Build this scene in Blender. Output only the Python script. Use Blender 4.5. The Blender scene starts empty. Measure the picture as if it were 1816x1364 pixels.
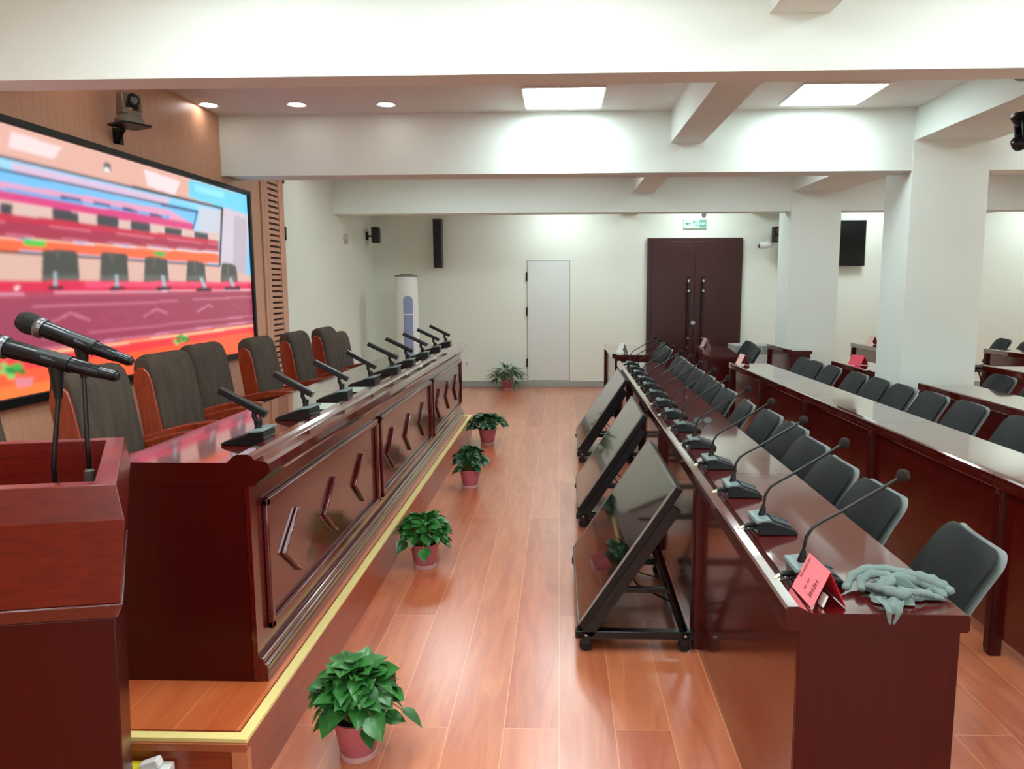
import bpy, math, random
import numpy as np
from mathutils import Vector, Matrix
PI=math.pi
scene=bpy.context.scene
COL=scene.collection
# ---------------------------------------------------------------- camera
cam_d=bpy.data.cameras.new('camera'); cam=bpy.data.objects.new('camera',cam_d); COL.objects.link(cam)
cam_d.sensor_width=36; cam_d.lens=1311/1816*36; cam_d.shift_x=-43/1816; cam_d.clip_start=.05
_p=math.radians(7.3884); _y=math.radians(1.8197); _r=.0034
fw=Vector((-math.sin(_y)*math.cos(_p),math.cos(_y)*math.cos(_p),-math.sin(_p)))
rt=Vector((math.cos(_y),math.sin(_y),0)); up=rt.cross(fw)
rt,up=rt*math.cos(_r)-up*math.sin(_r), up*math.cos(_r)+rt*math.sin(_r)
m=Matrix((rt,up,-fw)).transposed().to_4x4(); m.translation=Vector((0,0,1.54)); cam.matrix_world=m
scene.camera=cam
# ---------------------------------------------------------------- world and exposure
w=bpy.data.worlds.new('world'); scene.world=w; w.use_nodes=True
w.node_tree.nodes['Background'].inputs[0].default_value=(.9,.95,1,1); w.node_tree.nodes['Background'].inputs[1].default_value=.3
vs=scene.view_settings; vs.view_transform='Standard'; vs.look='None'; vs.gamma=1; vs.use_curve_mapping=False; vs.exposure=0.62
PANEL=12.5; SPOT=13.0; WINDOW=2.5; SCREEN_GAIN=.85
# ---------------------------------------------------------------- materials
MATS={}
def srgb(c):
    return tuple(((v/255)/12.92 if v/255<=.04045 else ((v/255+.055)/1.055)**2.4) for v in c)+(1,)
def mat(name,col,rough=.5,metal=0,coat=0,emit=0,spec=.5,sss=0,trans=0,bump=0,bscale=40,var=0,vscale=8,stretch=(1,1,1)):
    if name in MATS: return MATS[name]
    M=bpy.data.materials.new(name); M.use_nodes=True; nt=M.node_tree; b=nt.nodes['Principled BSDF']
    c=srgb(col) if max(col)>1 else tuple(col)+(1,)
    b.inputs['Base Color'].default_value=c; b.inputs['Roughness'].default_value=rough; b.inputs['Metallic'].default_value=metal
    b.inputs['Specular IOR Level'].default_value=spec
    if coat: b.inputs['Coat Weight'].default_value=coat; b.inputs['Coat Roughness'].default_value=.06
    if emit: b.inputs['Emission Color'].default_value=c; b.inputs['Emission Strength'].default_value=emit
    if sss: b.inputs['Subsurface Weight'].default_value=sss; b.inputs['Subsurface Radius'].default_value=(.02,.01,.01)
    if trans: b.inputs['Transmission Weight'].default_value=trans
    if var or bump:
        tc=nt.nodes.new('ShaderNodeTexCoord'); mp=nt.nodes.new('ShaderNodeMapping'); mp.inputs['Scale'].default_value=stretch
        nt.links.new(tc.outputs['Object'],mp.inputs['Vector'])
    if var:
        n=nt.nodes.new('ShaderNodeTexNoise'); n.inputs['Scale'].default_value=vscale; n.inputs['Detail'].default_value=6
        nt.links.new(mp.outputs[0],n.inputs['Vector'])
        r=nt.nodes.new('ShaderNodeMapRange'); r.inputs[1].default_value=.3; r.inputs[2].default_value=.7; r.inputs[3].default_value=1-var; r.inputs[4].default_value=1+var
        nt.links.new(n.outputs['Fac'],r.inputs[0])
        v=nt.nodes.new('ShaderNodeVectorMath'); v.operation='SCALE'; v.inputs[0].default_value=c[:3]; nt.links.new(r.outputs[0],v.inputs['Scale'])
        nt.links.new(v.outputs[0],b.inputs['Base Color'])
    if bump:
        n2=nt.nodes.new('ShaderNodeTexNoise'); n2.inputs['Scale'].default_value=bscale; n2.inputs['Detail'].default_value=3
        nt.links.new(mp.outputs[0],n2.inputs['Vector'])
        bp=nt.nodes.new('ShaderNodeBump'); bp.inputs['Strength'].default_value=bump; bp.inputs['Distance'].default_value=.01
        nt.links.new(n2.outputs['Fac'],bp.inputs['Height']); nt.links.new(bp.outputs[0],b.inputs['Normal'])
    MATS[name]=M; return M
def wood(name,c1,c2,rough,coat=0,scale=(1,1,1),spec=.5,cior=1.5,crough=.05):
    """fine streaky grain; the axis with the small scale is the grain direction"""
    M=bpy.data.materials.new(name); M.use_nodes=True; nt=M.node_tree; b=nt.nodes['Principled BSDF']
    tc=nt.nodes.new('ShaderNodeTexCoord'); mp=nt.nodes.new('ShaderNodeMapping'); mp.inputs['Scale'].default_value=scale
    nt.links.new(tc.outputs['Object'],mp.inputs['Vector'])
    n=nt.nodes.new('ShaderNodeTexNoise'); n.inputs['Scale'].default_value=6; n.inputs['Detail'].default_value=8; n.inputs['Roughness'].default_value=.65; n.inputs['Distortion'].default_value=.4
    nt.links.new(mp.outputs[0],n.inputs['Vector'])
    cr=nt.nodes.new('ShaderNodeValToRGB'); cr.color_ramp.elements[0].position=.32; cr.color_ramp.elements[1].position=.72
    cr.color_ramp.elements[0].color=srgb(c1); cr.color_ramp.elements[1].color=srgb(c2)
    nt.links.new(n.outputs['Fac'],cr.inputs[0]); nt.links.new(cr.outputs[0],b.inputs['Base Color'])
    b.inputs['Roughness'].default_value=rough; b.inputs['Specular IOR Level'].default_value=spec
    if coat: b.inputs['Coat Weight'].default_value=coat; b.inputs['Coat Roughness'].default_value=crough; b.inputs['Coat IOR'].default_value=cior
    MATS[name]=M; return M
MAH=wood('mahogany_long',(74,9,7),(92,17,11),.22,.8,(14,.6,14),.5,1.55,.11)
MAHTOP=wood('mahogany_polished_top',(76,10,7),(92,17,11),.12,1.0,(14,.6,14),.5,2.15)
MAHV=wood('mahogany_upright',(60,7,6),(70,12,8),.3,0,(12,12,.6),.25)
MAHX=wood('mahogany_across',(88,14,9),(112,26,15),.25,.3,(.8,12,12))
ARM=wood('chair_wood',(112,36,16),(150,58,30),.25,.4,(8,8,1))
TAN=wood('tan_panelling',(208,152,122),(220,168,138),.42,0,(3,10,.5))
DOORW=wood('door_wood',(52,16,18),(66,24,24),.35,0,(14,14,.5))
def floor_mat(name,c1,c2,seam_highlight,rot,rough):
    M=bpy.data.materials.new(name); M.use_nodes=True; nt=M.node_tree; b=nt.nodes['Principled BSDF']
    tc=nt.nodes.new('ShaderNodeTexCoord'); mp=nt.nodes.new('ShaderNodeMapping'); mp.inputs['Rotation'].default_value=(0,0,rot)
    nt.links.new(tc.outputs['Object'],mp.inputs['Vector'])
    br=nt.nodes.new('ShaderNodeTexBrick'); br.inputs['Scale'].default_value=1; br.inputs['Brick Width'].default_value=2.43; br.inputs['Row Height'].default_value=.196
    br.inputs['Mortar Size'].default_value=.0022; br.inputs['Mortar Smooth'].default_value=.1; br.inputs['Bias'].default_value=0; br.offset=.37
    br.inputs['Color1'].default_value=(0,0,0,1); br.inputs['Color2'].default_value=(1,1,1,1); br.inputs['Mortar'].default_value=(.5,.5,.5,1)
    nt.links.new(mp.outputs[0],br.inputs['Vector'])
    mp2=nt.nodes.new('ShaderNodeMapping'); mp2.inputs['Scale'].default_value=(1.2,9,1); nt.links.new(mp.outputs[0],mp2.inputs['Vector'])
    ad=nt.nodes.new('ShaderNodeVectorMath'); ad.operation='ADD'; sc=nt.nodes.new('ShaderNodeVectorMath'); sc.operation='SCALE'; sc.inputs['Scale'].default_value=7
    nt.links.new(br.outputs['Color'],sc.inputs[0]); nt.links.new(mp2.outputs[0],ad.inputs[0]); nt.links.new(sc.outputs[0],ad.inputs[1])
    n=nt.nodes.new('ShaderNodeTexNoise'); n.inputs['Scale'].default_value=1.6; n.inputs['Detail'].default_value=7; n.inputs['Roughness'].default_value=.6; n.inputs['Distortion'].default_value=.8
    nt.links.new(ad.outputs[0],n.inputs['Vector'])
    mx=nt.nodes.new('ShaderNodeMath'); mx.operation='MULTIPLY_ADD'; mx.inputs[1].default_value=.25; nt.links.new(br.outputs['Color'],mx.inputs[0]); nt.links.new(n.outputs['Fac'],mx.inputs[2])
    cr=nt.nodes.new('ShaderNodeValToRGB'); cr.color_ramp.elements[0].position=.35; cr.color_ramp.elements[1].position=.9
    cr.color_ramp.elements[0].color=srgb(c1); cr.color_ramp.elements[1].color=srgb(c2); nt.links.new(mx.outputs[0],cr.inputs[0])
    mm=nt.nodes.new('ShaderNodeMix'); mm.data_type='RGBA'; nt.links.new(br.outputs['Fac'],mm.inputs[0]); nt.links.new(cr.outputs[0],mm.inputs[6]); mm.inputs[7].default_value=srgb(seam_highlight)  # light joint colour paints the bevel highlights along the plank seams
    nt.links.new(mm.outputs[2],b.inputs['Base Color']); b.inputs['Roughness'].default_value=rough; b.inputs['Coat Weight'].default_value=.8; b.inputs['Coat IOR'].default_value=1.6; b.inputs['Coat Roughness'].default_value=.24
    MATS[name]=M; return M
FLOOR=floor_mat('laminate_floor',(176,82,50),(218,132,90),(222,148,106),PI/2,.3)
STG=floor_mat('stage_floor',(176,78,38),(216,118,68),(220,134,84),PI/2,.3)
RISER=wood('riser_wood',(136,56,34),(168,80,52),.3,.2,(14,.7,14))
RISEX=wood('riser_end_wood',(132,52,28),(164,74,42),.3,.2,(.7,14,14))
WALL=mat('wall_paint',(231,235,223),.75,bump=.05,bscale=60)
CEIL=mat('ceiling_paint',(228,228,222),.85)
BEAM=mat('beam_paint',(230,240,233),.7)
BLACK=mat('black_plastic',(10,11,13),.4,spec=.35)
DARK=mat('dark_grey_plastic',(48,56,60),.4)
GREYB=mat('grey_green_plastic',(108,126,124),.4)
MET=mat('chrome',(200,200,200),.2,1)
BLKMET=mat('black_painted_metal',(8,8,10),.3)
FOAM=mat('foam_windscreen',(26,17,15),.95,bump=.6,bscale=300)
LEATHER=mat('black_upholstery',(11,18,19),.55,spec=.3,var=.12,vscale=6)
SHELL=mat('grey_shell',(112,120,118),.45)
FABRIC=mat('brown_grey_fabric',(66,54,43),.9,var=.25,vscale=5,stretch=(6,6,.8),bump=.15,bscale=90)
GOLD=mat('brass_trim',(238,218,142),.35)
WHITE=mat('white_plastic',(232,234,232),.4)
POT=mat('pink_plastic_pot',(186,100,112),.45,sss=.1)
POTB=mat('pale_pot_foot',(206,160,158),.5)
SOIL=mat('soil',(44,30,22),.95,bump=.5,bscale=80)
LEAF=mat('pothos_leaf',(50,108,48),.3,var=.45,vscale=14)
LEAF2=mat('dark_leaf',(32,76,42),.35,var=.4,vscale=12)
STEM=mat('leaf_stem',(120,120,60),.5)
GREYPL=mat('grey_skirting',(160,168,160),.5)
CARD=mat('pink_card',(250,128,138),.7)
CARDP=mat('pale_card',(240,196,190),.7)
CARDR=mat('dark_red_card',(196,22,50),.7)
INK=mat('ink',(88,24,48),.8)
CLOTH=mat('sage_cloth',(112,128,124),.95,bump=.4,bscale=220,var=.1)
YEL=mat('yellow_label',(222,206,30),.5)
GREEN=mat('exit_green',(186,220,200),.5,emit=.2)
GRN2=mat('exit_dark_green',(96,158,132),.5,emit=.2)
LAMP=mat('panel_diffuser',(.84,.985,1),.5,emit=PANEL)
SPOTM=mat('downlight_glow',(1.,.97,.9),.5,emit=SPOT)
GLASSSCR=mat('switched_off_screen',(12,14,15),.03,0,spec=1.0,coat=1.0)
BLUEG=mat('blue_grey_grille',(138,152,190),.4)
# ---------------------------------------------------------------- mesh helpers
class MB:
    def __init__(s): s.v=[]; s.f=[]
    def add(s,v,f,M=None):
        o=len(s.v)
        if M is not None: v=[tuple(M@Vector(p)) for p in v]
        s.v+= [tuple(p) for p in v]; s.f+=[tuple(i+o for i in q) for q in f]; return s
    def box(s,x0,x1,y0,y1,z0,z1,M=None):
        v=[(x,y,z) for z in (z0,z1) for y in (y0,y1) for x in (x0,x1)]
        return s.add(v,[(0,2,3,1),(4,5,7,6),(0,1,5,4),(2,6,7,3),(0,4,6,2),(1,3,7,5)],M)
    def prism(s,poly,a,b,ax='y',M=None):
        n=len(poly)
        def P(p,t): return {'x':(t,p[0],p[1]),'y':(p[0],t,p[1]),'z':(p[0],p[1],t)}[ax]
        v=[P(p,a) for p in poly]+[P(p,b) for p in poly]
        f=[tuple(range(n)),tuple(range(2*n-1,n-1,-1))]+[(i,i+n,(i+1)%n+n,(i+1)%n) for i in range(n)]
        return s.add(v,f,M)
    def frust(s,p0,z0,p1,z1,cap=True):
        n=len(p0); v=[(x,y,z0) for x,y in p0]+[(x,y,z1) for x,y in p1]
        f=[(i,(i+1)%n,(i+1)%n+n,i+n) for i in range(n)]
        if cap: f+=[tuple(range(n-1,-1,-1)),tuple(range(n,2*n))]
        return s.add(v,f)
    def tube(s,pts,r,n=10,M=None,cap=True):
        pts=[Vector(p) for p in pts]; rs=r if isinstance(r,(list,tuple)) else [r]*len(pts)
        v=[];f=[]; prev=None
        for i,p in enumerate(pts):
            t=(pts[min(i+1,len(pts)-1)]-pts[max(i-1,0)]).normalized()
            if prev is None:
                a=Vector((0,0,1)) if abs(t.z)<.9 else Vector((1,0,0)); u=t.cross(a).normalized()
            else: u=(prev-t*prev.dot(t)).normalized()
            prev=u; q=t.cross(u)
            for k in range(n):
                an=2*PI*k/n; v.append(tuple(p+(u*math.cos(an)+q*math.sin(an))*rs[i]))
        for i in range(len(pts)-1):
            for k in range(n): f.append((i*n+k,i*n+(k+1)%n,(i+1)*n+(k+1)%n,(i+1)*n+k))
        if cap: f+=[tuple(range(n-1,-1,-1)),tuple(range((len(pts)-1)*n,len(pts)*n))]
        return s.add(v,f,M)
    def lathe(s,prof,n=24,M=None):
        v=[];f=[]
        for r,z in prof:
            for k in range(n): v.append((r*math.cos(2*PI*k/n),r*math.sin(2*PI*k/n),z))
        for i in range(len(prof)-1):
            for k in range(n): f.append((i*n+k,i*n+(k+1)%n,(i+1)*n+(k+1)%n,(i+1)*n+k))
        f+=[tuple(range(n-1,-1,-1)),tuple(range((len(prof)-1)*n,len(prof)*n))]
        return s.add(v,f,M)
    def grid(s,nu,nv,fn,M=None):
        v=[fn(i/nu,j/nv) for j in range(nv+1) for i in range(nu+1)]
        f=[(j*(nu+1)+i,j*(nu+1)+i+1,(j+1)*(nu+1)+i+1,(j+1)*(nu+1)+i) for j in range(nv) for i in range(nu)]
        return s.add(v,f,M)
    def build(s,name,m,parent=None,bevel=0,seg=2,flat=False,fix=True,angle=35):
        me=bpy.data.meshes.new(name); me.from_pydata(s.v,[],s.f)
        if fix:
            import bmesh; bm=bmesh.new(); bm.from_mesh(me); bmesh.ops.recalc_face_normals(bm,faces=bm.faces); bm.to_mesh(me); bm.free()
        if not flat:
            me.polygons.foreach_set('use_smooth',[True]*len(me.polygons)); me.set_sharp_from_angle(angle=math.radians(angle))
        me.materials.append(m); o=bpy.data.objects.new(name,me); COL.objects.link(o)
        if parent is not None: o.parent=parent
        if bevel:
            b=o.modifiers.new('bevel','BEVEL'); b.width=bevel; b.segments=seg; b.limit_method='ANGLE'; b.angle_limit=math.radians(40)
        return o
def RT(x,y,z,rx=0,ry=0,rz=0):
    return Matrix.Translation((x,y,z))@Matrix.Rotation(rz,4,'Z')@Matrix.Rotation(ry,4,'Y')@Matrix.Rotation(rx,4,'X')
def rrect(w,h,r,n=5,cx=0,cy=0):
    out=[]
    for sx,sy,a0 in ((1,1,0),(-1,1,90),(-1,-1,180),(1,-1,270)):
        for k in range(n+1):
            a=math.radians(a0+90*k/n); out.append((cx+sx*(w/2-r)+r*math.cos(a),cy+sy*(h/2-r)+r*math.sin(a)))
    return out
def thing(name,label,cat,loc=(0,0,0),rz=0,group=None):
    o=bpy.data.objects.new(name,None); COL.objects.link(o); o.empty_display_size=.1
    o.location=loc; o.rotation_euler=(0,0,rz); tag(o,label,cat,group); return o
def tag(o,label,cat,group=None):
    o['label']=label; o['category']=cat
    if group: o['group']=group
    return o
def struct(o): o['kind']='structure'; return o
def kids(o): return [c for c in COL.objects if c.parent==o]
def dup(root,loc,rz,label,group=None):
    def cp(o,par):
        c=o.copy(); COL.objects.link(c)
        if par is not None: c.parent=par
        for ch in CH.get(o.name,[]): cp(ch,c)
        return c
    r=cp(root,None); r.location=loc; r.rotation_euler=(0,0,rz); r['label']=label
    if group: r['group']=group
    return r
CH={}
def index(root):
    """remember the children of a finished thing so it can be copied"""
    for o in list(COL.objects):
        if o.parent is not None: CH.setdefault(o.parent.name,[])
    for k in CH: CH[k]=[]
    for o in list(COL.objects):
        if o.parent is not None: CH[o.parent.name].append(o)
ORD=['nearest','second','third','fourth','fifth','sixth','seventh','eighth','ninth','tenth','eleventh','twelfth','thirteenth','farthest']
def ordn(i,n,what=''):
    return 'nearest' if i==0 else ('farthest' if i==n-1 else ORD[i]+' nearest')
# ================================================================ ROOM
XL,XR,YB,YF,ZC=-2.9,8.6,11.57,-3.6,3.0
struct(MB().box(XL-.1,XR+.1,YF-.1,YB+.1,-.1,0).build('floor',FLOOR))
struct(MB().box(XL-.1,XR+.1,YF-.1,YB+.1,ZC,ZC+.1).build('ceiling',CEIL))
struct(MB().box(XL-.15,XL,YF-.1,YB+.1,0,ZC).build('wall_left',WALL))
struct(MB().box(XR,XR+.15,YF-.1,YB+.1,0,ZC).build('wall_right',WALL))
struct(MB().box(XL-.1,XR+.1,YB,YB+.15,0,ZC).build('wall_back',WALL))
struct(MB().box(XL-.1,XR+.1,YF-.15,YF,0,ZC).build('wall_front',WALL))
# cross beams
tn=[0]
def trim(mb,m=BEAM,**k):
    tn[0]+=1; return struct(mb.build('trim_%d'%tn[0],m,**k))
BY=[(3.48,3.66),(6.39,6.66),(9.62,9.87),(.55,.8),(-2.4,-2.15)]
for a,b in BY: trim(MB().box(XL,XR,a,b,2.5,ZC))
# long beams between the cross beams, and the columns
bays=[(YF,-2.4),(-2.15,.55),(.8,3.48),(3.66,6.39),(6.66,9.62),(9.87,YB)]
for a,b in bays:
    zl=2.74 if a<9.8 else 2.66
    trim(MB().box(.925,1.19,a,b,zl,ZC))
    trim(MB().box(2.92,3.56,a,b,zl,ZC))
    trim(MB().box(5.9,6.2,a,b,2.6,ZC))
for a in (6.384,9.61,3.3,.4,-2.5):
    trim(MB().box(2.915,3.54,a,a+.5,0,2.75))
# skirting
def skirt(name,x0,x1,y0,y1): struct(MB().box(x0,x1,y0,y1,0,.1).build(name,GREYPL,bevel=.004))
skirt('baseboard_back',XL,1.33,YB-.015,YB); skirt('baseboard_back.001',2.8,XR,YB-.015,YB)
skirt('baseboard_left',XL,XL+.015,7.9,YB-.015); skirt('baseboard_right',XR-.015,XR,YF,YB)
# unseen windows assumed behind the photographer; glowing panes light the beam fronts
for i,(x0,x1) in enumerate([(-1.6,.7),(1.5,3.8),(4.8,7.6)]):
    W=MB()
    W.box(x0,x0+.06,YF,YF+.05,.9,2.4); W.box(x1-.06,x1,YF,YF+.05,.9,2.4); W.box(x0,x1,YF,YF+.05,.9,.96); W.box(x0,x1,YF,YF+.05,2.34,2.4); W.box((x0+x1)/2-.03,(x0+x1)/2+.03,YF,YF+.05,.96,2.34)
    wo=struct(W.build('assumed_window_%d'%(i+1),WHITE,bevel=.004))
    MB().box(x0+.06,x1-.06,YF+.012,YF+.02,.96,2.34).build('assumed_daylight_pane',mat('assumed_daylight_pane',(.82,.98,1),.5,emit=WINDOW),wo)
# ceiling lights
def panel(x,y,label):
    t=thing('ceiling_light_panel',label,'ceiling light',(x,y,ZC),0,'square ceiling light panels')
    MB().prism(rrect(.62,.62,.005),-.014,0,'z').build('frame',WHITE,t)
    MB().prism(rrect(.59,.59,.003),-.018,-.013,'z').build('diffuser',LAMP,t)
    return t
P0=panel(.03,5.92,'square white light panel glowing in the ceiling left of the sloping beam'); index(P0)
dup(P0,(2.06,5.9,ZC),0,'square white light panel glowing in the ceiling right of the sloping beam')
for x in (-1.3,.03,2.06,4.6,7.2):  # unseen panels, added out of view to brighten the room
    for y in (-1.3,1.3,2.6,5.9,8.2,10.8):
        if (x<3 and y==5.9) or (x<0 and y>9): continue
        dup(P0,(x,y,ZC),0,'unseen square ceiling light panel added to light the room')
def downlight(x,y,label):
    t=thing('recessed_downlight',label,'downlight',(x,y,ZC),0,'round downlights over the platform')
    MB().lathe([(.062,-.002),(.078,-.008),(.08,0),(.055,0)],32).build('trim_ring',WHITE,t)
    MB().lathe([(.0,-.006),(.058,-.006),(.058,0),(0,0)],32).build('lens',SPOTM,t)
    return t
D0=downlight(-2.79,6.03,'round ceiling downlight closest to the wood-panelled wall'); index(D0)
dup(D0,(-2.09,6.05,ZC),0,'middle one of three round ceiling downlights')
dup(D0,(-1.38,6.08,ZC),0,'rightmost of three round ceiling downlights')
for y in (4.4,2.4,8.2,.0):  # unseen downlights repeated in the other bays, added as light sources
    for x in (-2.6,-2.0,-1.3): dup(D0,(x,y,ZC),0,'unseen round ceiling downlight added to light the room')
# ================================================================ LEFT WALL: panelling, louvre, video wall
trim(MB().box(XL,XL+.02,YF,7.19,.0,ZC),TAN)
trim(MB().box(XL,XL+.035,7.19,7.27,.0,2.99),TAN,bevel=.004)
L=MB(); L.box(XL,XL+.012,7.27,7.77,0,2.99)
L.box(XL,XL+.035,7.27,7.35,0,2.99); L.box(XL,XL+.035,7.63,7.77,0,2.99)
z=.3
while z<2.95:
    L.box(XL+.012,XL+.03,7.35,7.63,z,z+.034); z+=.056
lo=trim(L,wood('louvre_wood',(204,150,124),(218,166,140),.45,0,(3,3,.6)))
MB().box(XL+.011,XL+.014,7.35,7.63,.3,2.95).build('dark_recess',mat('dark_recess',(70,36,30),.8),lo)
for z in (2.05,2.63): MB().box(XL+.03,XL+.045,7.76,7.79,z,z+.14).build('hinge',BLACK,lo)
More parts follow.
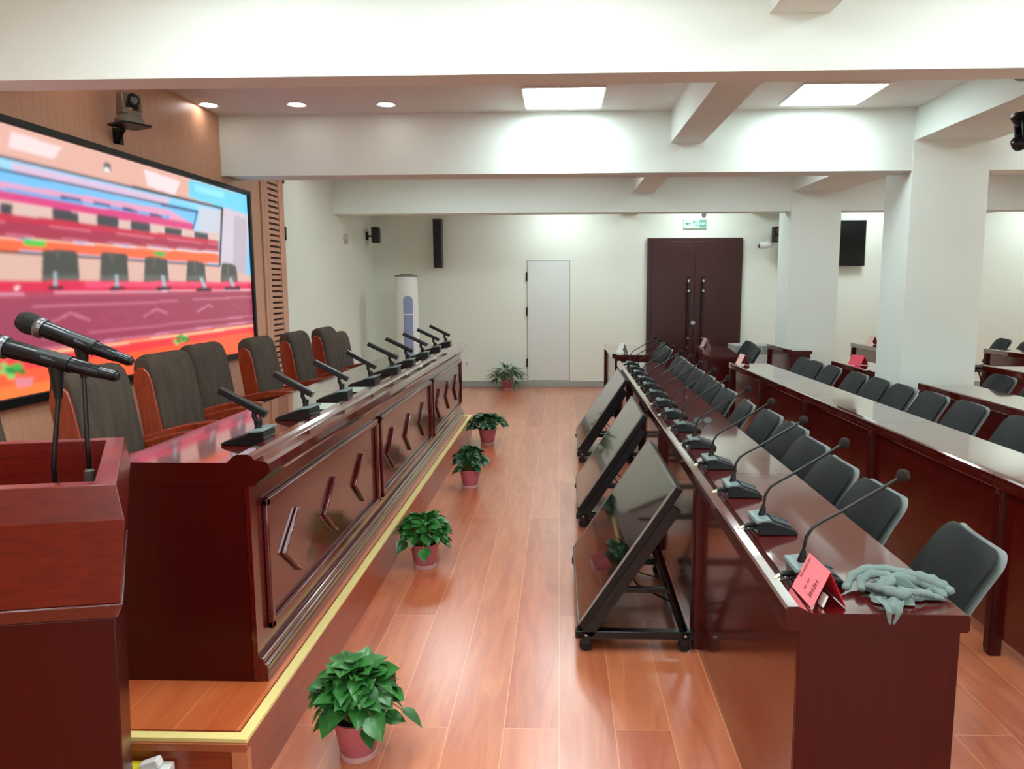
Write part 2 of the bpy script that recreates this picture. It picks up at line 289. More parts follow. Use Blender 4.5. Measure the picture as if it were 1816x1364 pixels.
# video wall
Y0s,Y1s,Z0s,Z1s=2.1,6.81,.985,2.39
vw=thing('video_wall','large video wall on the left showing the red platform desk and its chairs','screen',(XL+.02,0,0))
B=MB(); e=.04
B.box(0,.055,Y0s-e,Y1s+e,Z1s,Z1s+e); B.box(0,.055,Y0s-e,Y1s+e,Z0s-e-.01,Z0s); B.box(0,.055,Y0s-e,Y0s,Z0s,Z1s); B.box(0,.055,Y1s,Y1s+e,Z0s,Z1s); B.box(0,.02,Y0s,Y1s,Z0s,Z1s)
B.build('bezel',BLACK,vw,bevel=.004)
SCREEN=[
((214,166,152),[(3.733,2.444),(6.982,2.471),(6.858,1.507),(3.615,1.527)]),
((232,205,205),[(3.894,2.363),(4.288,2.35),(4.206,2.274),(3.862,2.272)]),
((232,208,210),[(5.129,2.362),(5.622,2.348),(5.525,2.237),(5.164,2.254)]),
((108,196,226),[(5.754,2.383),(6.972,2.393),(6.949,2.216),(5.737,2.246)]),
((136,214,236),[(5.84,2.361),(6.381,2.36),(6.32,2.306),(5.833,2.309)]),
((196,184,196),[(6.28,2.236),(6.949,2.216),(6.868,1.585),(6.173,1.722)]),
((176,164,178),[(6.524,2.185),(6.782,2.18),(6.712,1.635),(6.438,1.695)]),
((120,190,230),[(6.811,2.122),(6.937,2.122),(6.868,1.585),(6.696,1.61)]),
((22,24,34),[(3.705,2.227),(6.322,2.232),(6.204,1.728),(3.641,1.733)]),
((150,200,232),[(3.703,2.211),(6.277,2.213),(6.176,1.745),(3.643,1.747)]),
((206,178,204),[(3.873,2.2),(5.441,2.202),(5.434,2.145),(3.883,2.154)]),
((120,196,236),[(5.441,2.202),(5.864,2.192),(5.816,2.104),(5.431,2.121)]),
((188,190,204),[(5.909,2.188),(6.275,2.199),(6.223,1.957),(5.855,1.977)]),
((40,50,90),[(3.696,2.158),(5.878,2.158),(5.765,1.984),(5.729,1.981),(5.839,2.141),(3.694,2.147)]),
((110,180,228),[(3.694,2.144),(5.838,2.137),(5.781,2.037),(3.687,2.088)]),
((216,150,180),[(3.687,2.088),(5.431,2.121),(5.782,2.045),(5.42,2.039),(3.683,2.061)]),
((90,160,215),[(3.683,2.061),(5.425,2.076),(5.422,2.055),(3.681,2.044)]),
((40,60,110),[(4.243,2.077),(4.424,2.079),(4.422,2.066),(4.241,2.061)]),
((40,60,110),[(4.542,2.079),(4.714,2.078),(4.712,2.064),(4.54,2.062)]),
((40,60,110),[(4.849,2.078),(5.017,2.074),(5.015,2.059),(4.846,2.06)]),
((40,60,110),[(5.17,2.075),(5.331,2.067),(5.329,2.051),(5.167,2.055)]),
((205,60,120),[(3.681,2.044),(5.783,2.054),(5.757,1.992),(3.675,1.999)]),
((226,190,180),[(3.675,1.999),(5.757,1.992),(5.749,1.927),(3.668,1.938)]),
((206,176,168),[(3.674,1.988),(6.208,2.003),(6.198,1.923),(3.665,1.922)]),
((62,62,68),[(3.767,1.988),(3.853,1.988),(3.846,1.929),(3.76,1.931)]),
((62,62,68),[(4.161,1.996),(4.387,1.995),(4.378,1.922),(4.152,1.926)]),
((62,62,68),[(4.566,2.004),(4.789,2.004),(4.78,1.932),(4.557,1.935)]),
((62,62,68),[(4.928,1.999),(5.16,1.999),(5.151,1.929),(4.919,1.932)]),
((62,62,68),[(5.352,1.993),(5.593,1.993),(5.585,1.934),(5.345,1.937)]),
((62,62,68),[(5.793,1.994),(6.017,1.994),(6.01,1.94),(5.786,1.942)]),
((188,36,66),[(3.667,1.933),(6.201,1.947),(6.197,1.914),(3.662,1.894)]),
((160,44,72),[(3.662,1.894),(6.197,1.914),(6.189,1.853),(3.651,1.81)]),
((220,130,150),[(3.661,1.89),(6.197,1.917),(6.197,1.911),(3.661,1.887)]),
((220,130,150),[(3.653,1.826),(6.191,1.865),(6.19,1.86),(3.653,1.823)]),
((255,214,190),[(3.651,1.81),(6.189,1.847),(6.188,1.84),(3.65,1.805)]),
((240,100,60),[(3.65,1.802),(6.187,1.839),(6.177,1.755),(3.643,1.747)]),
((60,190,70),[(3.904,1.81),(4.087,1.81),(4.074,1.778),(3.916,1.776)]),
((60,170,80),[(5.179,1.812),(5.344,1.812),(5.332,1.779),(5.197,1.782)]),
((206,168,156),[(3.64,1.722),(6.192,1.713),(6.878,1.664),(6.868,1.585),(3.62,1.569)]),
((70,70,66),[(4.053,1.759),(4.081,1.767),(4.332,1.77),(4.351,1.754),(4.345,1.589),(4.022,1.586)]),
((92,92,88),[(4.031,1.623),(4.345,1.629),(4.345,1.589),(4.022,1.586)]),
((96,94,88),[(4.165,1.758),(4.18,1.759),(4.173,1.708),(4.159,1.708)]),
((70,70,66),[(4.576,1.772),(4.611,1.78),(4.836,1.78),(4.859,1.763),(4.856,1.594),(4.541,1.591)]),
((92,92,88),[(4.552,1.632),(4.856,1.638),(4.856,1.594),(4.541,1.591)]),
((96,94,88),[(4.683,1.77),(4.701,1.77),(4.693,1.713),(4.675,1.713)]),
((70,70,66),[(5.066,1.761),(5.109,1.77),(5.331,1.767),(5.359,1.748),(5.364,1.598),(5.031,1.595)]),
((92,92,88),[(5.044,1.641),(5.362,1.647),(5.364,1.598),(5.031,1.595)]),
((96,94,88),[(5.177,1.757),(5.199,1.758),(5.191,1.695),(5.169,1.694)]),
((70,70,66),[(5.648,1.755),(5.701,1.765),(5.892,1.759),(5.927,1.738),(5.938,1.603),(5.611,1.6)]),
((92,92,88),[(5.626,1.652),(5.935,1.657),(5.938,1.603),(5.611,1.6)]),
((96,94,88),[(5.753,1.75),(5.78,1.751),(5.771,1.68),(5.744,1.68)]),
((70,70,66),[(6.229,1.757),(6.294,1.768),(6.469,1.759),(6.512,1.736),(6.53,1.608),(6.189,1.605)]),
((92,92,88),[(6.206,1.662),(6.526,1.668),(6.53,1.608),(6.189,1.605)]),
((96,94,88),[(6.335,1.75),(6.368,1.751),(6.358,1.674),(6.325,1.674)]),
((206,36,74),[(3.623,1.591),(6.872,1.611),(6.863,1.544),(3.615,1.527)]),
((228,70,110),[(4.393,1.589),(6.871,1.606),(6.868,1.585),(4.388,1.556)]),
((150,60,84),[(3.615,1.527),(6.863,1.544),(6.819,1.205),(3.572,1.193)]),
((166,66,90),[(3.614,1.524),(6.862,1.538),(6.859,1.512),(3.611,1.499)]),
((236,190,205),[(3.614,1.524),(6.863,1.543),(6.862,1.534),(3.614,1.519)]),
((214,130,154),[(3.93,1.455),(5.467,1.461),(5.466,1.454),(3.93,1.45)]),
((214,130,154),[(5.637,1.466),(6.855,1.48),(6.854,1.472),(5.636,1.46)]),
((206,120,146),[(3.987,1.283),(5.445,1.294),(6.832,1.303),(6.831,1.294),(5.444,1.287),(3.987,1.279)]),
((214,140,170),[(3.575,1.218),(4.123,1.221),(6.825,1.252),(6.824,1.241),(4.122,1.214),(3.574,1.213)]),
((236,150,180),[(4.066,1.361),(4.241,1.412),(4.417,1.362),(4.416,1.356),(4.24,1.406),(4.065,1.356)]),
((236,150,180),[(4.994,1.361),(5.172,1.41),(5.311,1.373),(5.31,1.367),(5.171,1.403),(4.993,1.355)]),
((236,150,180),[(5.759,1.372),(5.953,1.421),(6.03,1.401),(6.029,1.393),(5.952,1.414),(5.758,1.365)]),
((178,84,108),[(4.529,1.363),(4.713,1.414),(4.879,1.364),(4.879,1.36),(4.713,1.41),(4.528,1.359)]),
((178,84,108),[(4.529,1.363),(4.699,1.305),(4.879,1.364),(4.879,1.36),(4.699,1.301),(4.528,1.359)]),
((178,84,108),[(6.37,1.426),(6.535,1.372),(6.782,1.407),(6.781,1.401),(6.534,1.367),(6.369,1.42)]),
((240,92,56),[(3.573,1.205),(6.822,1.226),(6.778,0.881),(3.536,0.915)]),
((226,60,66),[(3.573,1.202),(6.821,1.22),(6.813,1.153),(3.562,1.116)]),
((250,120,60),[(3.554,1.054),(4.602,1.021),(4.584,0.878),(3.538,0.929)]),
((255,205,160),[(3.574,1.214),(4.092,1.199),(6.821,1.218),(6.819,1.202),(4.09,1.189),(3.573,1.206)]),
((150,170,180),[(4.125,1.641),(4.153,1.641),(4.143,1.565),(4.115,1.565)]),
((30,26,40),[(4.073,1.562),(4.196,1.565),(4.199,1.546),(4.066,1.543)]),
((150,170,180),[(4.706,1.639),(4.742,1.639),(4.733,1.564),(4.696,1.563)]),
((30,26,40),[(4.642,1.56),(4.801,1.564),(4.805,1.542),(4.633,1.538)]),
((150,170,180),[(5.254,1.645),(5.3,1.646),(5.32,1.565),(5.274,1.565)]),
((30,26,40),[(5.191,1.561),(5.391,1.565),(5.396,1.541),(5.181,1.537)]),
((150,170,180),[(5.82,1.637),(5.876,1.638),(5.942,1.558),(5.885,1.558)]),
((30,26,40),[(5.764,1.553),(6.01,1.558),(6.017,1.531),(5.751,1.527)]),
((150,170,180),[(6.343,1.64),(6.409,1.641),(6.467,1.569),(6.4,1.568)]),
((30,26,40),[(6.268,1.563),(6.56,1.569),(6.568,1.539),(6.253,1.535)]),
((225,225,225),[(3.805,1.549),(3.84,1.567),(3.855,1.561),(3.82,1.537)]),
((60,170,70),[(3.76,1.148),(3.799,1.161),(3.833,1.135),(3.795,1.129)]),
((60,170,70),[(3.692,1.109),(3.73,1.121),(3.763,1.095),(3.726,1.089)]),
((60,170,70),[(3.743,1.152),(3.781,1.164),(3.815,1.139),(3.777,1.132)]),
((60,170,70),[(3.74,1.13),(3.779,1.142),(3.813,1.116),(3.774,1.11)]),
((30,120,50),[(3.725,1.126),(3.763,1.138),(3.796,1.112),(3.758,1.106)]),
((110,205,110),[(3.68,1.136),(3.717,1.148),(3.75,1.123),(3.713,1.117)]),
((110,205,110),[(3.655,1.164),(3.692,1.176),(3.724,1.151),(3.688,1.145)]),
((110,205,110),[(3.643,1.131),(3.679,1.143),(3.711,1.118),(3.675,1.111)]),
((60,170,70),[(3.682,1.134),(3.719,1.146),(3.753,1.121),(3.715,1.114)]),
((60,170,70),[(3.709,1.135),(3.747,1.147),(3.78,1.122),(3.743,1.115)]),
((110,205,110),[(3.694,1.103),(3.731,1.115),(3.765,1.089),(3.727,1.083)]),
((60,170,70),[(3.695,1.145),(3.732,1.157),(3.766,1.132),(3.728,1.125)]),
((60,170,70),[(3.723,1.142),(3.761,1.154),(3.795,1.128),(3.757,1.122)]),
((60,170,70),[(3.715,1.143),(3.753,1.155),(3.786,1.13),(3.749,1.124)]),
((30,120,50),[(3.775,1.116),(3.814,1.128),(3.849,1.102),(3.81,1.096)]),
((30,120,50),[(3.695,1.132),(3.732,1.144),(3.766,1.119),(3.728,1.112)]),
((110,205,110),[(5.515,1.184),(5.558,1.194),(5.598,1.174),(5.555,1.169)]),
((110,205,110),[(5.461,1.16),(5.503,1.17),(5.542,1.15),(5.5,1.145)]),
((60,170,70),[(5.464,1.167),(5.507,1.177),(5.546,1.157),(5.503,1.152)]),
((30,120,50),[(5.396,1.191),(5.438,1.201),(5.476,1.182),(5.434,1.176)]),
((60,170,70),[(5.449,1.16),(5.492,1.169),(5.531,1.15),(5.488,1.144)]),
((60,170,70),[(5.502,1.174),(5.545,1.184),(5.585,1.164),(5.542,1.159)]),
((30,120,50),[(5.48,1.179),(5.522,1.189),(5.561,1.17),(5.519,1.164)]),
((60,170,70),[(5.422,1.161),(5.463,1.17),(5.502,1.151),(5.46,1.145)]),
((110,205,110),[(5.358,1.166),(5.399,1.175),(5.437,1.156),(5.396,1.151)]),
((30,120,50),[(5.419,1.188),(5.461,1.198),(5.499,1.179),(5.458,1.173)]),
((60,170,70),[(5.476,1.193),(5.519,1.203),(5.558,1.184),(5.515,1.178)]),
((30,120,50),[(5.537,1.169),(5.58,1.179),(5.621,1.16),(5.577,1.154)]),
((30,120,50),[(5.541,1.154),(5.585,1.164),(5.625,1.144),(5.581,1.138)]),
((60,170,70),[(5.442,1.202),(5.484,1.212),(5.523,1.193),(5.481,1.187)]),
((110,205,110),[(5.376,1.149),(5.417,1.159),(5.454,1.139),(5.413,1.134)]),
((30,120,50),[(5.393,1.164),(5.434,1.173),(5.472,1.154),(5.431,1.149)]),
((214,130,140),[(3.753,1.081),(3.894,1.076),(3.871,1.03),(3.763,1.032)]),
((60,60,66),[(4.676,2.325),(4.712,2.338),(4.746,2.33),(4.741,2.284),(4.664,2.279)]),
((220,220,226),[(4.672,2.298),(4.721,2.312),(4.74,2.28),(4.669,2.277)]),
]

def make_display():
    ny,nz=560,210
    ys=np.linspace(Y0s,Y1s,ny+1); zs=np.linspace(Z0s,Z1s,nz+1)
    YY,ZZ=np.meshgrid(ys,zs); Q=np.maximum(YY,3.63)
    img=np.zeros(YY.shape+(3,)); img[:]=srgb((206,160,150))[:3]
    for c,poly in SCREEN:
        ins=np.zeros(YY.shape,bool); n=len(poly)
        for i in range(n):
            x0,y0=poly[i]; x1,y1=poly[(i+1)%n]
            if y0==y1: continue
            cnd=((y0>ZZ)!=(y1>ZZ)); xi=x0+(ZZ-y0)*(x1-x0)/(y1-y0); ins^=(cnd&(Q<xi))
        img[ins]=srgb(c)[:3]
    for _ in range(4):
        P=np.pad(img,((1,1),(1,1),(0,0)),'edge'); img=(P[:-2,1:-1]+P[2:,1:-1]+P[1:-1,:-2]+P[1:-1,2:]+2*P[1:-1,1:-1])/6
    me=bpy.data.meshes.new('display')
    v=np.stack([np.full(YY.size,.03),YY.ravel(),ZZ.ravel()],1)
    idx=np.arange((ny+1)*(nz+1)).reshape(nz+1,ny+1)
    f=np.stack([idx[:-1,:-1].ravel(),idx[:-1,1:].ravel(),idx[1:,1:].ravel(),idx[1:,:-1].ravel()],1)
    me.from_pydata(v.tolist(),[],f.tolist())
    at=me.color_attributes.new('picture','FLOAT_COLOR','POINT')
    rgba=np.ones((YY.size,4)); rgba[:,:3]=img.reshape(-1,3); at.data.foreach_set('color',rgba.ravel())
    M=bpy.data.materials.new('video_picture'); M.use_nodes=True; nt=M.node_tree; b=nt.nodes['Principled BSDF']
    a=nt.nodes.new('ShaderNodeAttribute'); a.attribute_name='picture'
    nt.links.new(a.outputs['Color'],b.inputs['Emission Color']); b.inputs['Emission Strength'].default_value=SCREEN_GAIN
    b.inputs['Base Color'].default_value=(.01,.01,.01,1); b.inputs['Roughness'].default_value=.3
    me.materials.append(M); o=bpy.data.objects.new('display',me); COL.objects.link(o); o.parent=vw
make_display()
# ================================================================ BACK WALL
d1=struct(MB().box(1.345,2.79,YB-.05,YB,0,2.3).build('door_1',DOORW,bevel=.004))
for x0,x1 in ((1.41,2.062),(2.07,2.73)):
    lf=MB().box(x0,x1,YB-.062,YB-.05,.01,2.245).build('door_leaf',DOORW,d1,bevel=.003)
for x in (1.965,2.185):
    h=MB().tube([(x,YB-.13,.6),(x,YB-.13,1.72)],.019,12).build('pull_handle',mat('dark_handle',(36,8,12),.25),d1)
    H=MB()
    for z in (.64,.78,1.5,1.65): H.tube([(x,YB-.16,z),(x,YB-.06,z)],.018,10)
    H.build('handle_fixing',MET,h)
MB().tube([(2.05,YB-.1,1.01),(2.05,YB-.06,1.01)],.035,16).build('lock',MET,d1)
d2=struct(MB().box(-.495,.15,YB-.012,YB,.11,1.96).build('door_2',mat('flush_door_paint',(222,226,222),.5),bevel=.002))
F=MB(); F.box(-.51,-.498,YB-.004,YB,.1,1.97); F.box(.153,.165,YB-.004,YB,.1,1.97); F.box(-.51,.165,YB-.004,YB,1.963,1.975); F.box(-.51,.165,YB-.004,YB,.095,.107)
F.build('door_gap',mat('door_gap',(176,180,176),.7),d2)
for z in (.32,1.12,1.66): MB().box(-.52,-.497,YB-.025,YB,z,z+.13).build('hinge',BLACK,d2)
t=thing('column_speaker','tall narrow black column loudspeaker high on the back wall','loudspeaker',(-1.86,YB,0))
MB().box(-.065,.065,-.2,-.04,1.86,2.6).build('cabinet',mat('speaker_side',(70,60,66),.5),t,bevel=.008)
MB().box(-.055,.055,-.212,-.2,1.87,2.57).build('grille',mat('speaker_grille',(14,14,18),.6,bump=.5,bscale=200),t,bevel=.004)
MB().box(-.03,.03,-.04,0,2.1,2.4).build('wall_bracket',BLACK,t)
tv=thing('television','wide black television on the back wall behind the farther column','television',(4.02,YB-.002,2.2))
MB().box(-.59,.59,-.1,-.05,-.335,.345).build('casing',BLACK,tv,bevel=.006)
MB().box(-.575,.575,-.104,-.1,-.32,.33).build('screen',mat('tv_glass',(8,9,11),.15,spec=.3),tv)
MB().box(-.2,.2,-.05,0,-.15,.15).build('wall_bracket',BLKMET,tv)
ex=thing('exit_sign','pale green exit sign above the dark double door','sign',(2.065,YB,2.512))
MB().box(-.175,.175,-.03,0,-.07,.07).build('sign_box',GREEN,ex,bevel=.003)
MB().box(.06,.165,-.033,-.03,-.058,.058).build('dark_panel',GRN2,ex)
def text(s,name,size,M,mt,parent,ext=.0008):
    cu=bpy.data.curves.new(name,'FONT'); cu.body=s; cu.size=size; cu.align_x='CENTER'; cu.align_y='CENTER'; cu.extrude=ext
    o=bpy.data.objects.new(name,cu); o.matrix_world=M; 
    dg=bpy.context.evaluated_depsgraph_get(); COL.objects.link(o); dg.update()
    me=bpy.data.meshes.new_from_object(o.evaluated_get(dg)); me.name=name; COL.objects.unlink(o); bpy.data.objects.remove(o)
    me.materials.clear(); me.materials.append(mt); q=bpy.data.objects.new(name,me); COL.objects.link(q); q.parent=parent; q.matrix_local=M; return q
text('EXIT','lettering',.042,RT(.1125,-.035,0,PI/2),mat('sign_white',(236,250,242),.5,emit=.4),ex)
A_=MB(); A_.box(-.15,-.07,-.033,-.03,-.006,.006); A_.prism([(-.15,0),(-.12,.025),(-.12,-.025)],-.033,-.03,'y')
A_.box(-.03,-.015,-.033,-.03,-.04,.04); A_.box(-.045,0,-.033,-.03,.02,.032); A_.box(.01,.05,-.033,-.03,-.03,-.02); A_.box(.02,.035,-.033,-.03,-.04,.035)
A_.build('pictogram',GRN2,ex)
def wall_speaker(name,label,loc,s,rz):
    t=thing(name,label,'stage light',loc,rz)
    MB().box(-.03,.03,-.03,0,-.06,.06).build('wall_plate',BLKMET,t,bevel=.003)
    MB().tube([(0,-.02,0),(0,-.09,.0),(0,-.11,.02)],.014).build('arm',BLKMET,t)
    MB().box(-.07*s,.07*s,-.2,-.09,-.1*s,.13*s).build('housing',mat('device_black',(26,20,18),.5),t,bevel=.012)
    MB().tube([(0,-.2,.06*s),(0,-.215,.06*s)],.04*s,16).build('lens',GLASSSCR,t)
    MB().box(-.05*s,.05*s,-.205,-.2,-.085*s,-.01*s).build('front_panel',mat('device_grey',(72,62,58),.5),t,bevel=.003)
    return t
wall_speaker('wall_mounted_camera','small black device on a bracket in the far left corner',(XL,11.2,2.33),1.0,PI/2)
wall_speaker('wall_mounted_camera','small black device bracketed to the back wall beside the farther column',(3.27,YB,2.32),1.0,0)
t=thing('security_camera','small white dome-ended security camera right of the double door','camera',(3.2,YB,2.2))
MB().box(-.04,.04,-.03,0,-.03,.05).build('wall_plate',WHITE,t,bevel=.005)
MB().tube([(0,-.02,0),(-.03,-.1,-.02)],.015).build('arm',WHITE,t)
MB().tube([(.0,-.1,.0),(-.03,-.12,-.01),(-.16,-.15,-.03),(-.19,-.155,-.035)],[.03,.05,.052,.044],18).build('body',WHITE,t)
MB().tube([(-.188,-.155,-.035),(-.2,-.157,-.037)],.03,16).build('lens',DARK,t)
t=thing('wall_sensor','small beige rounded sensor on the white left wall','sensor',(XL,10.05,2.23))
MB().lathe([(.055,0),(.055,.02),(.04,.05),(.0,.06)],20,RT(0,0,0,0,PI/2)).build('housing',mat('beige_plastic',(196,192,176),.5),t)
MB().box(.02,.055,-.02,.02,-.075,-.035).build('sensor_eye',mat('beige_plastic',(196,192,176),.5),t,bevel=.008)
t=thing('wall_socket','white double wall socket low on the back wall beside the platform desk','socket',(-1.5,YB,.37))
MB().prism(rrect(.16,.12,.01),-.012,0,'y').build('plate',WHITE,t)
MB().box(-.05,-.03,-.0135,-.012,-.02,.02).box(.03,.05,-.0135,-.012,-.02,.02).build('slots',GREYPL,t)
t=thing('motion_detector','tiny pale detector fixed under the far ceiling beam above the double door','detector',(1.87,9.85,2.5))
MB().lathe([(.0,-.06),(.02,-.055),(.03,-.02),(.03,0)],16).build('housing',WHITE,t)
# air conditioner
t=thing('tower_air_conditioner','tall white round-fronted floor air conditioner in the far left corner','air conditioner',(-2.24,10.85,0))
MB().lathe([(.165,0),(.172,.03),(.168,.9),(.16,1.66),(.15,1.72)],40).build('body',WHITE,t)
MB().lathe([(.155,1.72),(.168,1.724),(.168,1.74),(.1,1.745),(.09,1.758),(.0,1.76)],40).build('top_cap',mat('grey_cap',(120,126,116),.4),t)
G=MB(); 
def gr(u,v):
    a=math.radians(-96+46*u); zz=.32+v*1.13; 
    hw=1.0
    if zz>1.38: hw=math.sqrt(max(0,1-((zz-1.38)/.07)**2))
    a=math.radians(-73)+ (a-math.radians(-73))*hw
    return (.174*math.cos(a),.174*math.sin(a),zz)
G.grid(14,40,gr); G.build('air_outlet',BLUEG,t,fix=False)
MB().grid(14,1,lambda u,v:(.177*math.cos(math.radians(-97+48*u)),.177*math.sin(math.radians(-97+48*u)),1.17+.012*v)).build('louvre_line',WHITE,t)
MB().lathe([(.18,0),(.18,.03),(.17,.035)],32).build('base',mat('grey_cap',(120,126,116),.4),t)
# small white cabinet
t=thing('low_cabinet','low white box with a grey top band behind the far chairs','cabinet',(2.75,10.9,0))
MB().box(-.22,.3,-.25,.25,0,.6).build('body',WHITE,t,bevel=.005)
MB().box(-.23,.31,-.26,.26,.6,.72).build('grey_band',mat('grey_band',(156,162,158),.6),t,bevel=.004)
# PTZ cameras
def ptz(name,label,loc,rz,hang=False,head=0.0):
    t=thing(name,label,'camera',loc,rz)
    SI=mat('silver_grey_plastic',(128,122,108),.35,.2) if not hang else BLACK
    if not hang:
        MB().box(0,.012,-.05,.05,-.12,-.02).build('wall_plate',BLKMET,t,bevel=.003)
        MB().box(.0,.09,-.02,.02,-.05,-.028).prism([(0,-.12),(.02,-.12),(.09,-.05),(.0,-.05)],-.012,.012,'y').build('bracket_arm',BLKMET,t)
        MB().prism(rrect(.2,.2,.03,cx=.17),-.03,-.018,'z').build('shelf',BLKMET,t,bevel=.003)
        z0=-.018
    else:
        MB().tube([(.17,0,.2),(.17,0,.12)],.02).lathe([(.08,.2),(.08,.21)],20,RT(.17,0,0)).build('bracket_arm',BLKMET,t)
        z0=0
    c=.17; s=-1 if hang else 1
    b=MB().lathe([(.085,0*s),(.088,.02*s),(.07,.05*s),(.045,.075*s),(.0,.078*s)],28,RT(c,0,z0)).build('base',SI,t)
    Y=MB()
    for q in (-1,1): Y.prism([(c-.04,.04*s),(c+.05,.04*s),(c+.035,.17*s),(c-.025,.17*s)],q*.052-.012,q*.052+.012,'y')
    Y.box(c-.04,c+.05,-.06,.06,min(.035*s,.065*s),max(.035*s,.065*s)); Y.build('yoke',SI,t,bevel=.008)
    M=RT(c+.005,0,z0+.15*s,0,head,0)
    hd=MB().tube([(-.06,0,0),(-.05,0,0),(.03,0,0),(.05,0,0)],[.03,.045,.046,.042],22,M).build('camera_head',SI,t)
    MB().tube([(.05,0,0),(.062,0,0)],[.042,.036],22,M).build('lens_ring',BLACK,hd)
    MB().tube([(.06,0,0),(.064,0,0)],[.026,.022],18,M).build('lens',GLASSSCR,hd)
    return t
ptz('conference_camera','grey pan-tilt camera on a bracket above the video wall',(XL+.02,4.87,2.60),-.5,False,.15)
ptz('conference_camera','black pan-tilt camera hanging from the beam at the upper right edge',(2.885,4.52,2.54),PI*.95,True,.5)
MB().tube([(2.9,4.6,2.62),(2.75,4.62,2.70),(2.72,4.6,2.80),(2.9,4.6,2.9)],.006).build('cable',BLACK)
tag(bpy.data.objects['cable'],'thin cable looping to the camera at the upper right edge','cable')
# ================================================================ PLATFORM
SH=.21
st=MB().box(XL,-.935,2.03,7.72,0,SH-.012)
st=struct(st.build('stage_platform',RISER)); 
MB().box(XL,-.97,2.065,7.69,SH-.012,SH).build('stage_floor',STG,st)
g=MB()
def ltrim(x0,x1,y0,y1): g.prism([(x0,y0),(x1,y0),(x1,y1),(x0,y1)],SH-.012,SH+.003,'z')
g.prism([(XL,2.02),(-.93,2.02),(-.93,7.73),(XL,7.73),(XL,7.692),(-.964,7.692),(-.964,2.052),(XL,2.052)],SH-.0119,SH+.003,'z')
g.build('gold_edging',GOLD,st,bevel=.002)
MB().box(XL,-.98,2.022,2.03,0,SH-.035).build('end_board',RISEX,st)
MB().box(-.975,-.9285,2.012,2.04,0,SH-.036).build('corner_post',mat('pale_wood_post',(196,122,84),.4),st)
MB().box(XL,-.93,2.012,2.03,SH-.035,SH-.012).build('lip_board',mat('pale_wood_post2',(170,92,58),.4),st)
# floor box at the platform end
t=thing('cable_box','yellow and white plastic box on the floor against the platform end','box',(-1.235,1.985,0))
MB().box(-.085,.01,-.03,.03,0,.142).build('yellow_part',YEL,t,bevel=.003)
MB().box(.01,.085,-.03,.03,0,.142).build('white_part',WHITE,t,bevel=.004)
MB().box(-.035,.025,-.015,.015,-.01,.016,RT(.035,0,.15,0,-.35,0)).build('white_plug',WHITE,t,bevel=.004)
# ---------------------------------------------------------------- platform desk
FX=-1.025
def desk_module(y0,y1,label,first,last):
    Lh=y1-y0; t=thing('platform_desk',label,'desk',(FX,y0,SH),0,'modules of the long panelled desk on the platform')
    a,b=.0015,Lh-.0015
    top=[(-.46,.765),(-.07,.765),(-.045,.788),(-.035,.792),(.0,.793),(.014,.786),(.02,.776),(.058,.77),(.07,.762),(.072,.735),(.05,.712),(.03,.70),(.026,.688),(-.46,.688),(-.475,.70),(-.475,.752)]
    MB().prism(top,a,b,'y').build('desktop',MAHTOP,t,flat=True)
    MB().box(-.02,0,a,b,.0,.69).build('front_panel',MAH,t)
    MB().prism([(0,0),(.032,0),(.032,.055),(.026,.062),(.02,.064),(.02,.078),(.012,.084),(0,.086)],a,b,'y').build('plinth',MAH,t,bevel=.002)
    for yy in (a,b-.02): MB().box(-.455,-.018,yy,yy+.02,0,.69).build('end_panel',MAHV,t)
    MB().box(-.38,-.02,.02,Lh-.02,.42,.44).build('shelf',MAH,t)
    if first: MB().prism(top,-.0005,a,'y').build('added_dark_end',MAHV,t,flat=True)  # thin dull strip added so the desk end stays dark, without bright reflections
    r0,r1=(.095,Lh-.035) if first else ((.035,Lh-.04) if not last else (.04,Lh-.05)); z0,z1=.145,.615; wd,pr=.028,.02
    M=MB(); 
    M.box(0,pr,r0,r1,z1-wd,z1); M.box(0,pr,r0,r1,z0,z0+wd); M.box(0,pr,r0,r0+wd,z0,z1); M.box(0,pr,r1-wd,r1,z0,z1)
    M.build('panel_moulding',MAH,t,bevel=.005)
    n=3; W=(r1-r0)/ (3.3)
    for k in range(3):
        c=r0+(r1-r0)*(.2+.3*k); h=.13; q=.17 if Lh>1.6 else .165
        D=MB().prism([(c-q,.365),(c,.365+h),(c+q,.365),(c,.365-h)],0,.018,'x'); D.build('diamond_plate',MAH,t,bevel=.005)
    return t
desk_module(2.345,4.055,'platform desk module nearest the camera, beside the lectern',True,False)
desk_module(4.055,5.80,'middle module of the platform desk, opposite the third potted plant',False,False)
desk_module(5.80,7.60,'farthest module of the platform desk, nearest the white air conditioner',False,True)
